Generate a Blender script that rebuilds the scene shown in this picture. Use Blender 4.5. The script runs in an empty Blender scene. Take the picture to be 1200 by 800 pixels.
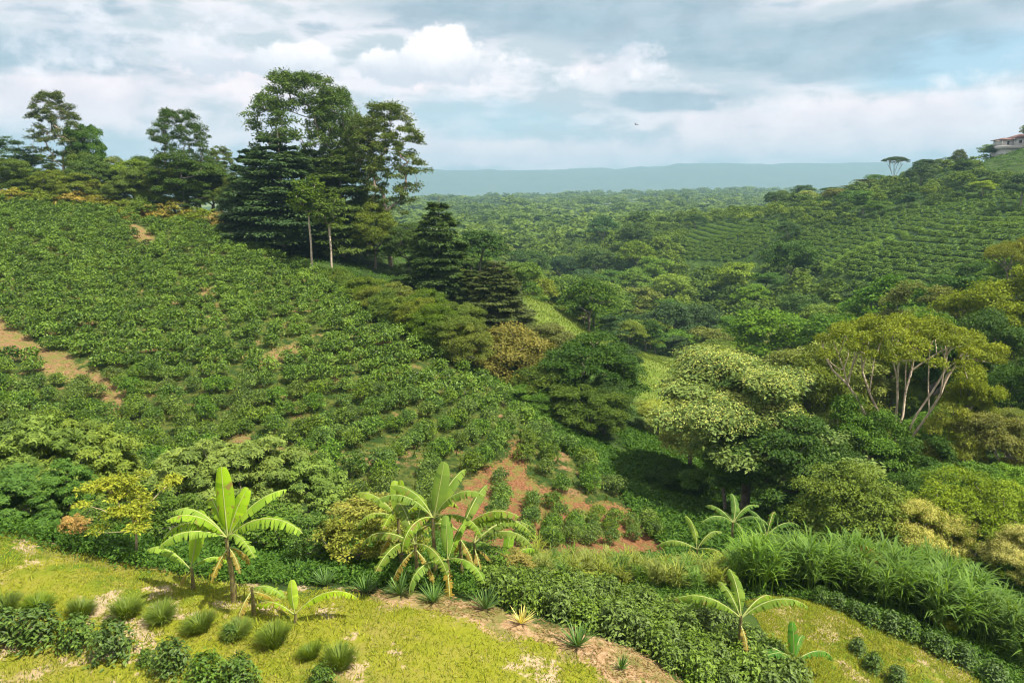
import bpy, math, random
import numpy as np
from mathutils import Vector
R = math.radians
SC = bpy.context.scene
COL = SC.collection
rng = np.random.default_rng(11)
random.seed(5)

# ------------------------------------------------------------------ camera model (pixels of the 1200x800 photograph)
CAMZ = 45.0
F = 800.0
PITCH = R(12.3)
CP, SP = math.cos(PITCH), math.sin(PITCH)

def ray(px, py):
    """unit-axis-depth direction of a picture point"""
    x = (px - 600.0) / F
    y = (400.0 - py) / F
    return np.array([x, CP + y * SP, -SP + y * CP])

def at_depth(px, py, d):
    return ray(px, py) * d + np.array([0, 0, CAMZ])

# ------------------------------------------------------------------ terrain
CTRL = [  # picture point, depth of the ground there
    (0,800,18.4),(400,800,18.6),(600,800,19.3),(700,790,20.3),(800,800,20.8),(0,625,25.5),(130,655,24.8),(275,700,22.4),(400,695,23.2),(600,715,23.3),
    (500,700,23.3),(720,750,22.2),
    (900,720,28),(1000,800,25),(1150,800,26.4),(850,790,22.8),(960,700,30),(1060,730,29),(1200,775,29),(700,690,30),(1100,700,33),(820,690,31),
    (510,670,27),(300,660,29),(100,630,30),
    (0,600,42),(200,600,42),(400,610,42),(200,560,47),(400,560,50),(0,480,58),(200,480,60),(400,480,62),(550,480,66),(640,520,62),(700,560,58),
    (680,640,47),(600,560,55),(560,600,48),(770,640,50),(850,620,50),(900,600,60),(1000,640,50),(990,660,48),(620,600,50),
    (0,400,72),(200,400,74),(400,400,76),(520,410,80),(0,330,90),(200,330,92),(365,330,98),(0,280,105),(150,280,106),(280,285,112),
    (0,236,124),(100,243,124),(250,262,125),(350,290,118),(440,320,112),(515,340,105),(580,380,100),(450,372,90),
    (640,470,83),(700,500,80),(740,560,66),
    (618,350,140),(655,362,134),(690,390,130),(760,420,120),(800,440,118),(780,480,100),(820,520,92),(840,470,118),
    (830,290,300),(830,262,380),(930,247,400),(1050,215,350),(1150,192,332),(1200,173,330),(1300,150,330),
    (1000,300,200),(1100,310,180),(1200,270,190),(1200,240,230),(1100,260,235),(1000,270,260),(900,285,270),(1300,280,190),(800,256,450),
]
XYZ = [  # hidden ground, world metres relative to the camera
    (0,-25,-12.5),(-60,-10,-12),(60,-10,-17),(-60,20,-12),(60,20,-19),(90,35,-20),(-90,35,-17),
    (36,38,-24),(55,45,-23),(75,60,-20),(95,80,-15),(125,100,-8),(160,130,-2),
    (20,56,-28),(28,75,-32),(34,95,-35),(44,120,-38),(50,150,-41),(48,190,-43),(40,240,-43),(30,300,-43),(25,380,-43),(60,70,-27),(64,95,-29),(72,120,-29),
    (75,150,-33),(80,190,-36),(85,230,-36),(90,280,-34),
    (-60,150,-7),(-20,150,-14),(10,170,-32),(-100,160,-4),(-140,160,-2),(-110,250,-14),(-40,230,-30),(-200,300,-14),(0,230,-40),(-120,100,-8),(-120,70,-13),
    (-60,400,-40),(60,500,-42),(-200,500,-36),(200,520,-34),(0,700,-40),(-400,700,-36),(300,700,-30),(0,1000,-37),(500,1000,-34),(-600,1000,-37),
    (0,1600,-31),(800,1600,-20),(-1000,1600,-33),(450,2300,-12),(0,2400,-27),(-1500,2500,-27),(2000,2500,-20),(900,2600,0),
    (0,8500,-30),(6000,8500,-30),(-6000,8500,-30),(0,4500,-30),(420,420,10),(300,420,0),(420,300,25),(500,600,-10),(360,200,20),(250,150,8),(600,330,30),(-500,300,-10),
]
pts = [tuple(at_depth(px, py, d)) for px, py, d in CTRL] + [(x, y, z + CAMZ) for x, y, z in XYZ]
pts = np.array(pts)

def warp(x, y):
    w = np.maximum(y + 32.0, 4.0)
    return x / w * 1.25, np.log(w) * 1.3

_u, _v = warp(pts[:, 0], pts[:, 1])
CC = 0.035
def kern(d2):
    return np.sqrt(d2 + CC * CC)
n_ = len(pts)
A = np.zeros((n_ + 3, n_ + 3))
A[:n_, :n_] = kern((_u[:, None] - _u) ** 2 + (_v[:, None] - _v) ** 2) - 0.004 * np.eye(n_)
A[:n_, n_] = 1; A[:n_, n_ + 1] = _u; A[:n_, n_ + 2] = _v
A[n_:, :n_] = A[:n_, n_:].T
SCALE = 1.0 + 0.010 * np.maximum(pts[:, 1], 0)
WSOL = np.linalg.solve(A, np.concatenate([pts[:, 2], [0, 0, 0]]))

def vnoise(x, y, seed=0):
    xi = np.floor(x).astype(np.int64); yi = np.floor(y).astype(np.int64)
    fx = x - xi; fy = y - yi
    fx = fx * fx * (3 - 2 * fx); fy = fy * fy * (3 - 2 * fy)
    def h(a, b):
        n = (a * 374761393 + b * 668265263 + seed * 974711) & 0x7fffffff
        n = ((n ^ (n >> 13)) * 1274126177) & 0x7fffffff
        return ((n ^ (n >> 16)) & 0xffff) / 65535.0
    return (h(xi, yi) * (1 - fx) + h(xi + 1, yi) * fx) * (1 - fy) + (h(xi, yi + 1) * (1 - fx) + h(xi + 1, yi + 1) * fx) * fy

def fbm(x, y, seed=0, oct=4):
    a, s, t = 1.0, 0.0, 0.0
    for i in range(oct):
        s = s + a * vnoise(x * 2 ** i, y * 2 ** i, seed + i * 7); t += a; a *= 0.5
    return s / t

def hgt(x, y):
    x = np.atleast_1d(np.asarray(x, float)); y = np.atleast_1d(np.asarray(y, float))
    out = np.empty(x.shape)
    for i in range(0, len(x), 40000):
        xs, ys = x[i:i + 40000], y[i:i + 40000]
        u, v = warp(xs, ys)
        k = kern((u[:, None] - _u) ** 2 + (v[:, None] - _v) ** 2)
        z = k @ WSOL[:n_] + WSOL[n_] + WSOL[n_ + 1] * u + WSOL[n_ + 2] * v
        amp = np.clip((ys - 30) / 40, 0, 1) * 0.55
        z += amp * (fbm(xs / 7, ys / 7, 3) - 0.5) * 2
        z += 0.10 * (fbm(xs / 1.3, ys / 1.3, 9) - 0.5)
        z += np.clip((ys - 450) / 600, 0, 1) * 30 * (fbm(xs / 210, ys / 160, 5) - 0.5)
        out[i:i + 40000] = z
    return out

def h1(x, y):
    return float(hgt([x], [y])[0])

_D = np.geomspace(10, 4500, 900)
def ground(px, py):
    """where the line of sight of a picture point meets the terrain"""
    r = ray(px, py)
    P = r[None, :] * _D[:, None]
    below = P[:, 2] + CAMZ < hgt(P[:, 0], P[:, 1])
    if not below.any():
        P = r * 400
        return np.array([P[0], P[1], h1(P[0], P[1])])
    i = int(np.argmax(below))
    a, b = _D[max(i - 1, 0)], _D[i]
    for _ in range(14):
        m = (a + b) / 2
        if r[2] * m + CAMZ < h1(r[0] * m, r[1] * m): b = m
        else: a = m
    return np.array([r[0] * b, r[1] * b, h1(r[0] * b, r[1] * b)])

def gpoly(pp):
    return np.array([ground(px, py)[:2] for px, py in pp])

def inside(poly, x, y):
    c = np.zeros(np.shape(x), bool)
    j = len(poly) - 1
    for i in range(len(poly)):
        xi, yi = poly[i]; xj, yj = poly[j]
        t = ((yi > y) != (yj > y)) & (x < (xj - xi) * (y - yi) / (yj - yi + 1e-12) + xi)
        c ^= t
        j = i
    return c

def ragged(poly, x, y, amp, scale, seed):
    dx = (fbm(x / scale, y / scale, seed) - 0.5) * 2 * amp
    dy = (fbm(x / scale, y / scale, seed + 50) - 0.5) * 2 * amp
    return inside(poly, x + dx, y + dy)

def project(P):
    P = np.asarray(P); z = P[..., 2] - CAMZ
    d = P[..., 1] * CP - z * SP
    yc = P[..., 1] * SP + z * CP
    return 600 + F * P[..., 0] / d, 400 - F * yc / d, d

PL = {
    'lawn': np.vstack([gpoly([(-60,612),(0,622),(60,640),(130,655),(200,672),(330,692),(420,693),(520,705),(600,730),(700,758),(800,800),(815,830)]), [[12,8],[-40,8],[-40,22]]]),
    'strip': gpoly([(395,690),(440,690),(560,704),(640,728),(705,745),(770,775),(815,812),(730,812),(690,780),(640,755),(560,730),(470,712)]),
    'lawn2': gpoly([(872,705),(905,698),(965,706),(1050,738),(1130,780),(1165,815),(935,815),(905,760)]),
    'red': gpoly([(515,600),(545,560),(585,535),(602,512),(618,560),(665,578),(725,592),(780,606),(785,655),(700,660),(600,655),(530,635)]),
    'coffee': gpoly([(-90,235),(0,234),(100,243),(180,262),(260,270),(360,316),(400,345),(440,372),(490,402),(540,430),(585,462),(640,505),(690,545),(745,590),(775,640),(700,652),(600,640),(520,620),(420,600),(300,590),(150,590),(-60,590),(-150,450),(-120,300)]),
    'path': gpoly([(-40,354),(0,364),(36,398),(92,426),(130,438),(154,488),(148,498),(122,474),(66,440),(22,418),(-40,418)]),
    'bare1': gpoly([(140,258),(172,266),(186,294),(160,290)]),
    'bare2': gpoly([(270,505),(330,525),(350,548),(310,545),(280,525)]),
    'bare3': gpoly([(232,336),(258,342),(250,356),(230,352)]),
    'bare4': gpoly([(300,418),(352,402),(360,412),(310,432)]),
    'spur': gpoly([(612,348),(640,355),(690,388),(760,414),(818,424),(856,446),(856,540),(800,520),(755,505),(738,450),(700,415),(640,400),(612,380)]),
    'field': gpoly([(895,298),(960,270),(1040,250),(1110,236),(1210,224),(1260,220),(1260,285),(1205,292),(1160,312),(1085,338),(1010,336),(940,322)]),
    'field2': gpoly([(800,305),(800,275),(840,262),(900,262),(930,255),(940,262),(900,285),(850,305)]),
    'gully': gpoly([(600,470),(660,500),(740,505),(830,530),(900,600),(860,640),(780,640),(720,570),(650,520)]),
}

# ------------------------------------------------------------------ materials
def new_mat(name):
    m = bpy.data.materials.new(name); m.use_nodes = True
    nt = m.node_tree
    for n in list(nt.nodes): nt.nodes.remove(n)
    return m, nt

class NT:
    def __init__(s, nt): s.nt = nt
    def n(s, t, **k):
        o = s.nt.nodes.new(t)
        for a, v in k.items(): setattr(o, a, v)
        return o
    def l(s, a, b): s.nt.links.new(a, b)
    def val(s, sock, v):
        if isinstance(v, bpy.types.NodeSocket): s.l(v, sock)
        else: sock.default_value = v
    def math(s, op, a, b=0.0, c=None, clamp=False):
        o = s.n('ShaderNodeMath', operation=op, use_clamp=clamp)
        s.val(o.inputs[0], a); s.val(o.inputs[1], b)
        if c is not None: s.val(o.inputs[2], c)
        return o.outputs[0]
    def sm(s, x, lo, hi):
        o = s.n('ShaderNodeMapRange', interpolation_type='SMOOTHSTEP')
        s.val(o.inputs[0], x); o.inputs[1].default_value = lo; o.inputs[2].default_value = hi
        return o.outputs[0]
    def mix(s, f, a, b, mode='MIX'):
        o = s.n('ShaderNodeMix', data_type='RGBA', blend_type=mode)
        s.val(o.inputs[0], f)
        for i, v in ((6, a), (7, b)):
            if isinstance(v, bpy.types.NodeSocket): s.l(v, o.inputs[i])
            else: o.inputs[i].default_value = (*v, 1) if len(v) == 3 else v
        return o.outputs[2]
    def noise(s, vec, scale, detail=4, rough=0.55, dim='3D'):
        o = s.n('ShaderNodeTexNoise', noise_dimensions=dim)
        if vec is not None: s.l(vec, o.inputs['Vector'])
        o.inputs['Scale'].default_value = scale; o.inputs['Detail'].default_value = detail; o.inputs['Roughness'].default_value = rough
        return o.outputs[0]
    def attr(s, name):
        o = s.n('ShaderNodeAttribute', attribute_name=name)
        return o

def leaf_mat(name, rough=0.55, transl=0.3, spec=0.3, spread=0.5, tone=(1.72, 1.80, 0.82), wear=False):
    m, nt = new_mat(name); g = NT(nt)
    oi = g.n('ShaderNodeObjectInfo'); t = g.attr('tint')
    hs = g.n('ShaderNodeHueSaturation')
    g.l(g.mix(1.0, oi.outputs['Color'], tone, 'MULTIPLY'), hs.inputs['Color'])
    f = t.outputs['Fac']
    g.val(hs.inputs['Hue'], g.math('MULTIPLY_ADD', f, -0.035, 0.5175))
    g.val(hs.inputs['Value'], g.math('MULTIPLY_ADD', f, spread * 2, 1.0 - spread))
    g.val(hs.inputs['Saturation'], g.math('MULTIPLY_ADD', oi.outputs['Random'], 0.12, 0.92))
    leafc = hs.outputs[0]
    if wear:
        tcn = g.n('ShaderNodeTexCoord'); wn = g.noise(tcn.outputs['Object'], 3.5, 5, 0.65)
        wn = g.math('ADD', wn, g.math('MULTIPLY', oi.outputs['Random'], 0.14))
        leafc = g.mix(g.math('MULTIPLY', g.sm(wn, 0.66, 0.76), 0.85), leafc, (0.23,0.15,0.055))
    p = g.n('ShaderNodeBsdfPrincipled'); g.l(leafc, p.inputs['Base Color'])
    p.inputs['Roughness'].default_value = rough; p.inputs['Specular IOR Level'].default_value = spec
    tr = g.n('ShaderNodeBsdfTranslucent')
    tc = g.mix(1.0, leafc, (1.25, 1.2, 0.45), 'MULTIPLY'); g.l(tc, tr.inputs[0])
    mx = g.n('ShaderNodeMixShader'); mx.inputs[0].default_value = transl
    g.l(p.outputs[0], mx.inputs[1]); g.l(tr.outputs[0], mx.inputs[2])
    o = g.n('ShaderNodeOutputMaterial'); g.l(mx.outputs[0], o.inputs[0])
    return m

def plain_mat(name, c1, c2, scale=8, rough=0.8, bump=0.0, obj_color=False):
    m, nt = new_mat(name); g = NT(nt)
    tc = g.n('ShaderNodeTexCoord'); nz = g.noise(tc.outputs['Object'], scale, 5)
    c = g.mix(g.sm(nz, 0.3, 0.7), c1, c2)
    if obj_color:
        oi = g.n('ShaderNodeObjectInfo'); c = g.mix(1.0, c, oi.outputs['Color'], 'MULTIPLY')
    p = g.n('ShaderNodeBsdfPrincipled'); g.l(c, p.inputs['Base Color']); p.inputs['Roughness'].default_value = rough
    if bump:
        b = g.n('ShaderNodeBump'); b.inputs['Strength'].default_value = bump; b.inputs['Distance'].default_value = 0.05
        g.l(nz, b.inputs['Height']); g.l(b.outputs[0], p.inputs['Normal'])
    o = g.n('ShaderNodeOutputMaterial'); g.l(p.outputs[0], o.inputs[0])
    return m

M_LEAF = leaf_mat('broad_leaf', 0.6, 0.28, 0.15, 0.5)
M_GLOSS = leaf_mat('glossy_leaf', 0.5, 0.22, 0.28, 0.72)
M_GRASS = leaf_mat('grass_blade', 0.55, 0.35, 0.2, 0.45, (1.15, 1.2, 0.8))
M_BANANA = leaf_mat('banana_leaf', 0.6, 0.38, 0.12, 0.45, (1.1, 1.2, 0.5), True)
M_BARK = plain_mat('bark', (0.13,0.105,0.08), (0.26,0.23,0.19), 3, 0.85, 0.4, True)
M_STEM = plain_mat('banana_stem', (0.10,0.07,0.03), (0.22,0.20,0.07), 4, 0.6)
M_RIB = plain_mat('midrib', (0.24,0.30,0.07), (0.34,0.36,0.12), 4, 0.5)

# ------------------------------------------------------------------ mesh building
class MB:
    def __init__(s): s.V = []; s.Q = []; s.T = []; s.n = 0
    def add(s, V, Q, T):
        V = np.asarray(V, float).reshape(-1, 3); Q = np.asarray(Q, int).reshape(-1, 4)
        s.V.append(V); s.Q.append(Q + s.n); s.T.append(np.broadcast_to(np.asarray(T, float), (len(V),))); s.n += len(V)
    def arrays(s):
        return np.concatenate(s.V), np.concatenate(s.Q), np.concatenate(s.T)
    def mesh(s, name, mat, smooth=False):
        V, Q, T = s.arrays()
        return mesh_from(name, V, Q, T, mat, smooth)

def mesh_from(name, V, Q, T, mat, smooth=False):
    me = bpy.data.meshes.new(name)
    me.vertices.add(len(V)); me.vertices.foreach_set('co', V.astype(np.float32).ravel())
    me.loops.add(Q.size); me.loops.foreach_set('vertex_index', Q.astype(np.int32).ravel())
    me.polygons.add(len(Q)); me.polygons.foreach_set('loop_start', (np.arange(len(Q)) * 4).astype(np.int32))
    if smooth: me.polygons.foreach_set('use_smooth', np.ones(len(Q), bool))
    a = me.attributes.new('tint', 'FLOAT', 'POINT'); a.data.foreach_set('value', np.asarray(T, np.float32))
    me.materials.append(mat)
    me.update(calc_edges=True)
    return me

def nrm(v):
    return v / np.maximum(np.linalg.norm(v, axis=-1, keepdims=True), 1e-9)

def leaves(mb, P, N, T, L, W, tint, fold=0.0):
    """rhombic leaves growing from P along T, flat face towards N"""
    n = len(P)
    N = nrm(N); T = nrm(T - N * (N * T).sum(1, keepdims=True)); B = np.cross(N, T)
    L = np.broadcast_to(L, (n,))[:, None]; W = np.broadcast_to(W, (n,))[:, None]
    mid = P + T * L * 0.45
    tip = P + T * L - N * L * 0.12
    if fold:
        up = N * W * fold
        V = np.stack([P, mid + B * W / 2 + up, tip, mid - B * W / 2 + up, mid], 1)
        i = np.arange(n)[:, None] * 5
        Q = np.concatenate([i + np.array([0, 4, 2, 1]), i + np.array([0, 3, 2, 4])])
        mb.add(V, Q, np.repeat(np.broadcast_to(tint, (n,)), 5))
    else:
        V = np.stack([P, mid + B * W / 2, tip, mid - B * W / 2], 1)
        mb.add(V, np.arange(n * 4).reshape(n, 4), np.repeat(np.broadcast_to(tint, (n,)), 4))

def tubes(mb, A, B, ra, rb, k=6, tint=0.5):
    A = np.asarray(A, float).reshape(-1, 3); B = np.asarray(B, float).reshape(-1, 3); n = len(A)
    ra = np.broadcast_to(ra, (n,)); rb = np.broadcast_to(rb, (n,))
    d = nrm(B - A)
    ref = np.where(np.abs(d[:, 2:3]) > 0.9, np.array([[1.0, 0, 0]]), np.array([[0, 0, 1.0]]))
    x = nrm(np.cross(d, ref)); y = np.cross(d, x)
    a = np.arange(k) / k * 2 * np.pi
    ring = x[:, None] * np.cos(a)[None, :, None] + y[:, None] * np.sin(a)[None, :, None]
    V = np.concatenate([A[:, None] + ring * ra[:, None, None], B[:, None] + ring * rb[:, None, None]], 1)
    i = np.arange(n)[:, None, None] * 2 * k
    j = np.arange(k); j2 = (j + 1) % k
    Q = i + np.stack([j, j2, j2 + k, j + k], 1)[None]
    mb.add(V, Q, tint)

def box(mb, lo, hi):
    x0, y0, z0 = lo; x1, y1, z1 = hi
    V = [(x0,y0,z0),(x1,y0,z0),(x1,y1,z0),(x0,y1,z0),(x0,y0,z1),(x1,y0,z1),(x1,y1,z1),(x0,y1,z1)]
    mb.add(V, [(0,3,2,1),(4,5,6,7),(0,1,5,4),(1,2,6,5),(2,3,7,6),(3,0,4,7)], 0.5)

def rdir(r, n):
    v = r.normal(size=(n, 3)); return nrm(v)

# ------------------------------------------------------------------ scene helpers
def obj(name, me, parent=None, color=None):
    o = bpy.data.objects.new(name, me); COL.objects.link(o)
    if parent: o.parent = parent
    if color is not None: o.color = (*color, 1)
    return o
def tag(o, label=None, cat=None, group=None, kind=None):
    if label: o['label'] = label
    if cat: o['category'] = cat
    if group: o['group'] = group
    if kind: o['kind'] = kind
    return o
def empty(name, loc=(0,0,0)):
    o = bpy.data.objects.new(name, None); o.location = loc; o.empty_display_size = 0.2; COL.objects.link(o); return o
# ------------------------------------------------------------------ ground
NU, NV = 760, 860
uu = np.linspace(-1.5, 1.5, NU)
w0, w1 = math.log(7.0), math.log(8600.0)
s = np.linspace(0, 1, NV)
ww = np.exp(w0 + (w1 - w0) * s)
GX = (uu[None, :] / 1.25 * np.maximum(ww, 18)[:, None]); GY = np.repeat((ww - 32)[:, None], NU, 1)
gx, gy = GX.ravel(), GY.ravel()
gz = hgt(gx, gy)
ii = (np.arange(NV - 1)[:, None] * NU + np.arange(NU - 1)[None, :]).ravel()
GQ = np.stack([ii, ii + 1, ii + NU + 1, ii + NU], 1)
gme = mesh_from('ground', np.stack([gx, gy, gz], 1), GQ, np.zeros(len(gx)), M_BARK, True)
soil = np.zeros(len(gx)); lawn = np.zeros(len(gx)); spur = np.zeros(len(gx)); cof = np.zeros(len(gx)); fld = np.zeros(len(gx))
near = (gy < 700)
nx, ny = gx[near], gy[near]
def put(arr, key, amp, sc, seed, v=1.0):
    m = ragged(PL[key], nx, ny, amp, sc, seed); t = arr[near]; t[m] = v; arr[near] = t
put(cof, 'coffee', 2, 6, 1)
put(soil, 'red', 1.2, 2.5, 2)
for k in ('path', 'bare1', 'bare2', 'bare3', 'bare4'): put(soil, k, 1.4, 3.0, 3)
put(lawn, 'lawn', 0.5, 1.2, 4); put(lawn, 'lawn2', 0.6, 1.2, 5)
put(soil, 'strip', 0.7, 1.0, 6)
put(spur, 'spur', 2.5, 6, 7); put(fld, 'field', 4, 15, 8); put(fld, 'field2', 4, 15, 8)
def blur(a, n=2):
    b = a.reshape(NV, NU)
    for _ in range(n):
        b = (np.roll(b, 1, 0) + np.roll(b, -1, 0) + 2 * b) / 4; b = (np.roll(b, 1, 1) + np.roll(b, -1, 1) + 2 * b) / 4
    return b.ravel()
soil, lawn, spur, cof, fld = blur(soil, 3), blur(lawn, 3), blur(spur), blur(cof), blur(fld)
for nm, a in (('soil', soil), ('lawn', lawn), ('spur', spur), ('coffee', cof), ('field', fld)):
    at = gme.attributes.new(nm, 'FLOAT', 'POINT'); at.data.foreach_set('value', a.astype(np.float32))
m, nt = new_mat('earth_and_grass'); g = NT(nt)
pos = g.n('ShaderNodeNewGeometry').outputs['Position']
nA = g.noise(pos, 0.35, 5); nB = g.noise(pos, 1.1, 6, 0.65); nC = g.noise(pos, 5.0, 5, 0.7); nD = g.noise(pos, 0.12, 4)
base = g.mix(g.sm(nA, 0.35, 0.65), (0.022,0.042,0.010), (0.055,0.095,0.020))
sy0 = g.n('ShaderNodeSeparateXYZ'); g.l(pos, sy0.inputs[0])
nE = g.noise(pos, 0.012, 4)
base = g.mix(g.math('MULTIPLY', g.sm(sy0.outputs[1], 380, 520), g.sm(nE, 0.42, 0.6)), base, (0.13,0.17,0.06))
weed = g.mix(g.sm(nB, 0.4, 0.62), (0.03,0.06,0.012), (0.10,0.12,0.025))
tan = g.mix(g.sm(nC, 0.35, 0.65), (0.17,0.105,0.05), (0.29,0.185,0.09))
cofc = g.mix(g.sm(g.math('ADD', g.math('MULTIPLY', nA, 0.6), g.math('MULTIPLY', nB, 0.4)), 0.54, 0.64), weed, tan)
lawnc = g.mix(g.sm(nD, 0.42, 0.58), (0.215,0.235,0.018), (0.085,0.16,0.014))
lawnc = g.mix(g.sm(nB, 0.42, 0.6), lawnc, (0.24,0.235,0.035))
lawnc = g.mix(g.sm(g.math('ADD', g.math('MULTIPLY', nA, 0.5), g.math('MULTIPLY', nB, 0.5)), 0.53, 0.575), lawnc, (0.46,0.35,0.23))
nF = g.noise(pos, 0.28, 6, 0.6)
lawnc = g.mix(g.math('MULTIPLY', g.sm(nF, 0.50, 0.66), 0.7), lawnc, (0.27,0.215,0.075))
lawnc = g.mix(g.math('MULTIPLY', g.sm(nC, 0.45, 0.75), 0.35), lawnc, (0.13,0.14,0.02))
redc = g.mix(g.sm(nC, 0.35, 0.65), (0.13,0.06,0.03), (0.28,0.135,0.065))
stripc = g.mix(g.sm(nC, 0.3, 0.7), (0.28,0.17,0.08), (0.46,0.32,0.19))
sepy = g.n('ShaderNodeSeparateXYZ'); g.l(pos, sepy.inputs[0])
soilc = g.mix(g.sm(sepy.outputs[1], 30, 36), stripc, g.mix(g.sm(sepy.outputs[0], -14, -8), tan, redc))
soilc = g.mix(g.math('MULTIPLY', g.sm(nB, 0.46, 0.6), 0.8), soilc, (0.14,0.16,0.035))
spurc = g.mix(g.sm(nA, 0.35, 0.65), (0.11,0.165,0.024), (0.165,0.21,0.042))
spurc = g.mix(g.math('MULTIPLY', g.sm(nB, 0.45, 0.7), 0.6), spurc, (0.12,0.19,0.02))
fldc = g.mix(g.sm(nD, 0.35, 0.65), (0.014,0.034,0.008), (0.03,0.06,0.014))  # ground colour darkened to paint in the shadow between the planted rows
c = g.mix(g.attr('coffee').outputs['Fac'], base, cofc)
c = g.mix(g.attr('field').outputs['Fac'], c, fldc)
c = g.mix(g.attr('spur').outputs['Fac'], c, spurc)
frag = g.math('MULTIPLY', g.math('SUBTRACT', g.math('ADD', g.math('MULTIPLY', nB, 0.6), g.math('MULTIPLY', nC, 0.4)), 0.5), 3.0)
c = g.mix(g.sm(g.math('ADD', g.attr('lawn').outputs['Fac'], frag), 0.4, 0.6), c, lawnc)
c = g.mix(g.sm(g.math('ADD', g.attr('soil').outputs['Fac'], frag), 0.35, 0.65), c, soilc)
p = g.n('ShaderNodeBsdfPrincipled'); g.l(c, p.inputs['Base Color']); p.inputs['Roughness'].default_value = 0.95; p.inputs['Specular IOR Level'].default_value = 0.1
b = g.n('ShaderNodeBump'); b.inputs['Strength'].default_value = 0.9; b.inputs['Distance'].default_value = 0.2
g.l(nC, b.inputs['Height']); g.l(b.outputs[0], p.inputs['Normal'])
g.l(p.outputs[0], g.n('ShaderNodeOutputMaterial').inputs[0])
gme.materials[0] = m
GROUND = tag(obj('ground', gme), kind='structure')

# far mountains
mx_ = np.linspace(-8600, 8600, 260); my_ = np.linspace(5600, 8500, 50)
MX, MY = np.meshgrid(mx_, my_)
prof = np.clip((MY - 5600) / 2000, 0, 1); prof = prof * prof * (3 - 2 * prof)
az = MX / np.maximum(MY, 1)
top = 235 + 90 * np.clip((az - 0.10) / 0.5, 0, 1) + 110 * (fbm(MX / 1500, MX * 0, 21) - 0.5) + 60 * (fbm(MX / 500, MY / 700, 33) - 0.5) * 2
MZ = -45 + CAMZ - 5 + prof * (top + 50 + 22 * np.exp(-((az - 0.27) / 0.05) ** 2))
q = (np.arange(49)[:, None] * 260 + np.arange(259)[None, :]).ravel()
m_m = plain_mat('mountain_forest', (0.03,0.06,0.025), (0.06,0.09,0.03), 0.01)
mo = tag(obj('mountains', mesh_from('mountains', np.stack([MX.ravel(), MY.ravel(), MZ.ravel()], 1), np.stack([q, q + 1, q + 261, q + 260], 1), np.zeros(MX.size), m_m, True)), kind='structure')

# air
HZ = MB(); box(HZ, (-8900, -60, -60), (8900, 8800, CAMZ + 430))
m, nt = new_mat('haze_air'); g = NT(nt)
pv = g.n('ShaderNodeVolumePrincipled'); pv.inputs['Color'].default_value = (0.37, 0.62, 0.80, 1); pv.inputs['Density'].default_value = 0.00018
pv.inputs['Anisotropy'].default_value = 0.0
g.l(pv.outputs[0], g.n('ShaderNodeOutputMaterial').inputs['Volume'])
if not globals().get('NOHAZE'):
    tag(obj('haze', HZ.mesh('haze', m)), kind='stuff')

# ------------------------------------------------------------------ camera, sun, sky
cam = bpy.data.cameras.new('camera'); cam.sensor_width = 36; cam.lens = 24; cam.clip_start = 0.1; cam.clip_end = 20000
co = bpy.data.objects.new('camera', cam); COL.objects.link(co); co.location = (0, 0, CAMZ); co.rotation_euler = (R(90) - PITCH, 0, 0)
SC.camera = co
TOSUN = Vector((0.44, -0.20, 0.87)).normalized()
sl = bpy.data.lights.new('sun', 'SUN'); sl.energy = 5.0; sl.angle = R(0.6); sl.color = (1.0, 0.92, 0.77)
so = bpy.data.objects.new('sun', sl); COL.objects.link(so); so.rotation_euler = (-TOSUN).to_track_quat('-Z', 'Y').to_euler(); so.location = (0, 0, 300)

W = bpy.data.worlds.new('World'); SC.world = W; W.use_nodes = True
nt = W.node_tree
for n in list(nt.nodes): nt.nodes.remove(n)
g = NT(nt)
sky = g.n('ShaderNodeTexSky', sky_type='NISHITA'); sky.sun_disc = False
sky.sun_elevation = math.asin(TOSUN.z); sky.sun_rotation = math.atan2(TOSUN.x, TOSUN.y)
sky.air_density = 1.0; sky.dust_density = 1.5
d = g.n('ShaderNodeTexCoord').outputs['Generated']
sp = g.n('ShaderNodeSeparateXYZ'); g.l(d, sp.inputs[0])
AZ = g.math('ARCTAN2', sp.outputs[0], sp.outputs[1]); EL = g.math('ARCSINE', sp.outputs[2])
def azel(px, py):
    r = ray(px, py); r = r / np.linalg.norm(r)
    return math.atan2(r[0], r[1]), math.asin(r[2])
def stretch(k, off=(0, 0, 0)):
    mp = g.n('ShaderNodeMapping'); mp.inputs['Scale'].default_value = (1, 1, k); mp.inputs['Location'].default_value = off; g.l(d, mp.inputs[0]); return mp.outputs[0]
def blob(px, py, wx, wy, amp=1.0):
    a, e = azel(px, py)
    x = g.math('DIVIDE', g.math('SUBTRACT', AZ, a), wx / F); y = g.math('DIVIDE', g.math('SUBTRACT', EL, e), wy / F)
    r2 = g.math('ADD', g.math('MULTIPLY', x, x), g.math('MULTIPLY', y, y))
    return g.math('MULTIPLY', g.math('EXPONENT', g.math('MULTIPLY', r2, -1.0)), amp)
def blobs(l):
    o = blob(*l[0])
    for b in l[1:]: o = g.math('ADD', o, blob(*b))
    return o
nz1 = g.noise(stretch(3.2), 4.5, 9, 0.55); nz2 = g.noise(stretch(1.5, (3, 1, 2)), 15, 10, 0.58); nz3 = g.noise(stretch(3.5, (7, 2, 5)), 9, 8, 0.55)
K = 6.7
def cc(r, gg, b, k=1.0): return (r * K * k, gg * K * k, b * K * k)
col = sky.outputs[0]
veil = g.mix(g.sm(nz3, 0.40, 0.60), cc(0.53,0.58,0.62), cc(0.96,0.87,0.89))
hole = blobs([(1110,70,95,26,0.9),(590,140,150,35,0.5),(620,20,60,20,0.4),(250,45,110,20,0.25)])
veilm = g.sm(g.math('SUBTRACT', g.math('ADD', nz1, 0.42), hole), 0.30, 0.75)
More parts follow.
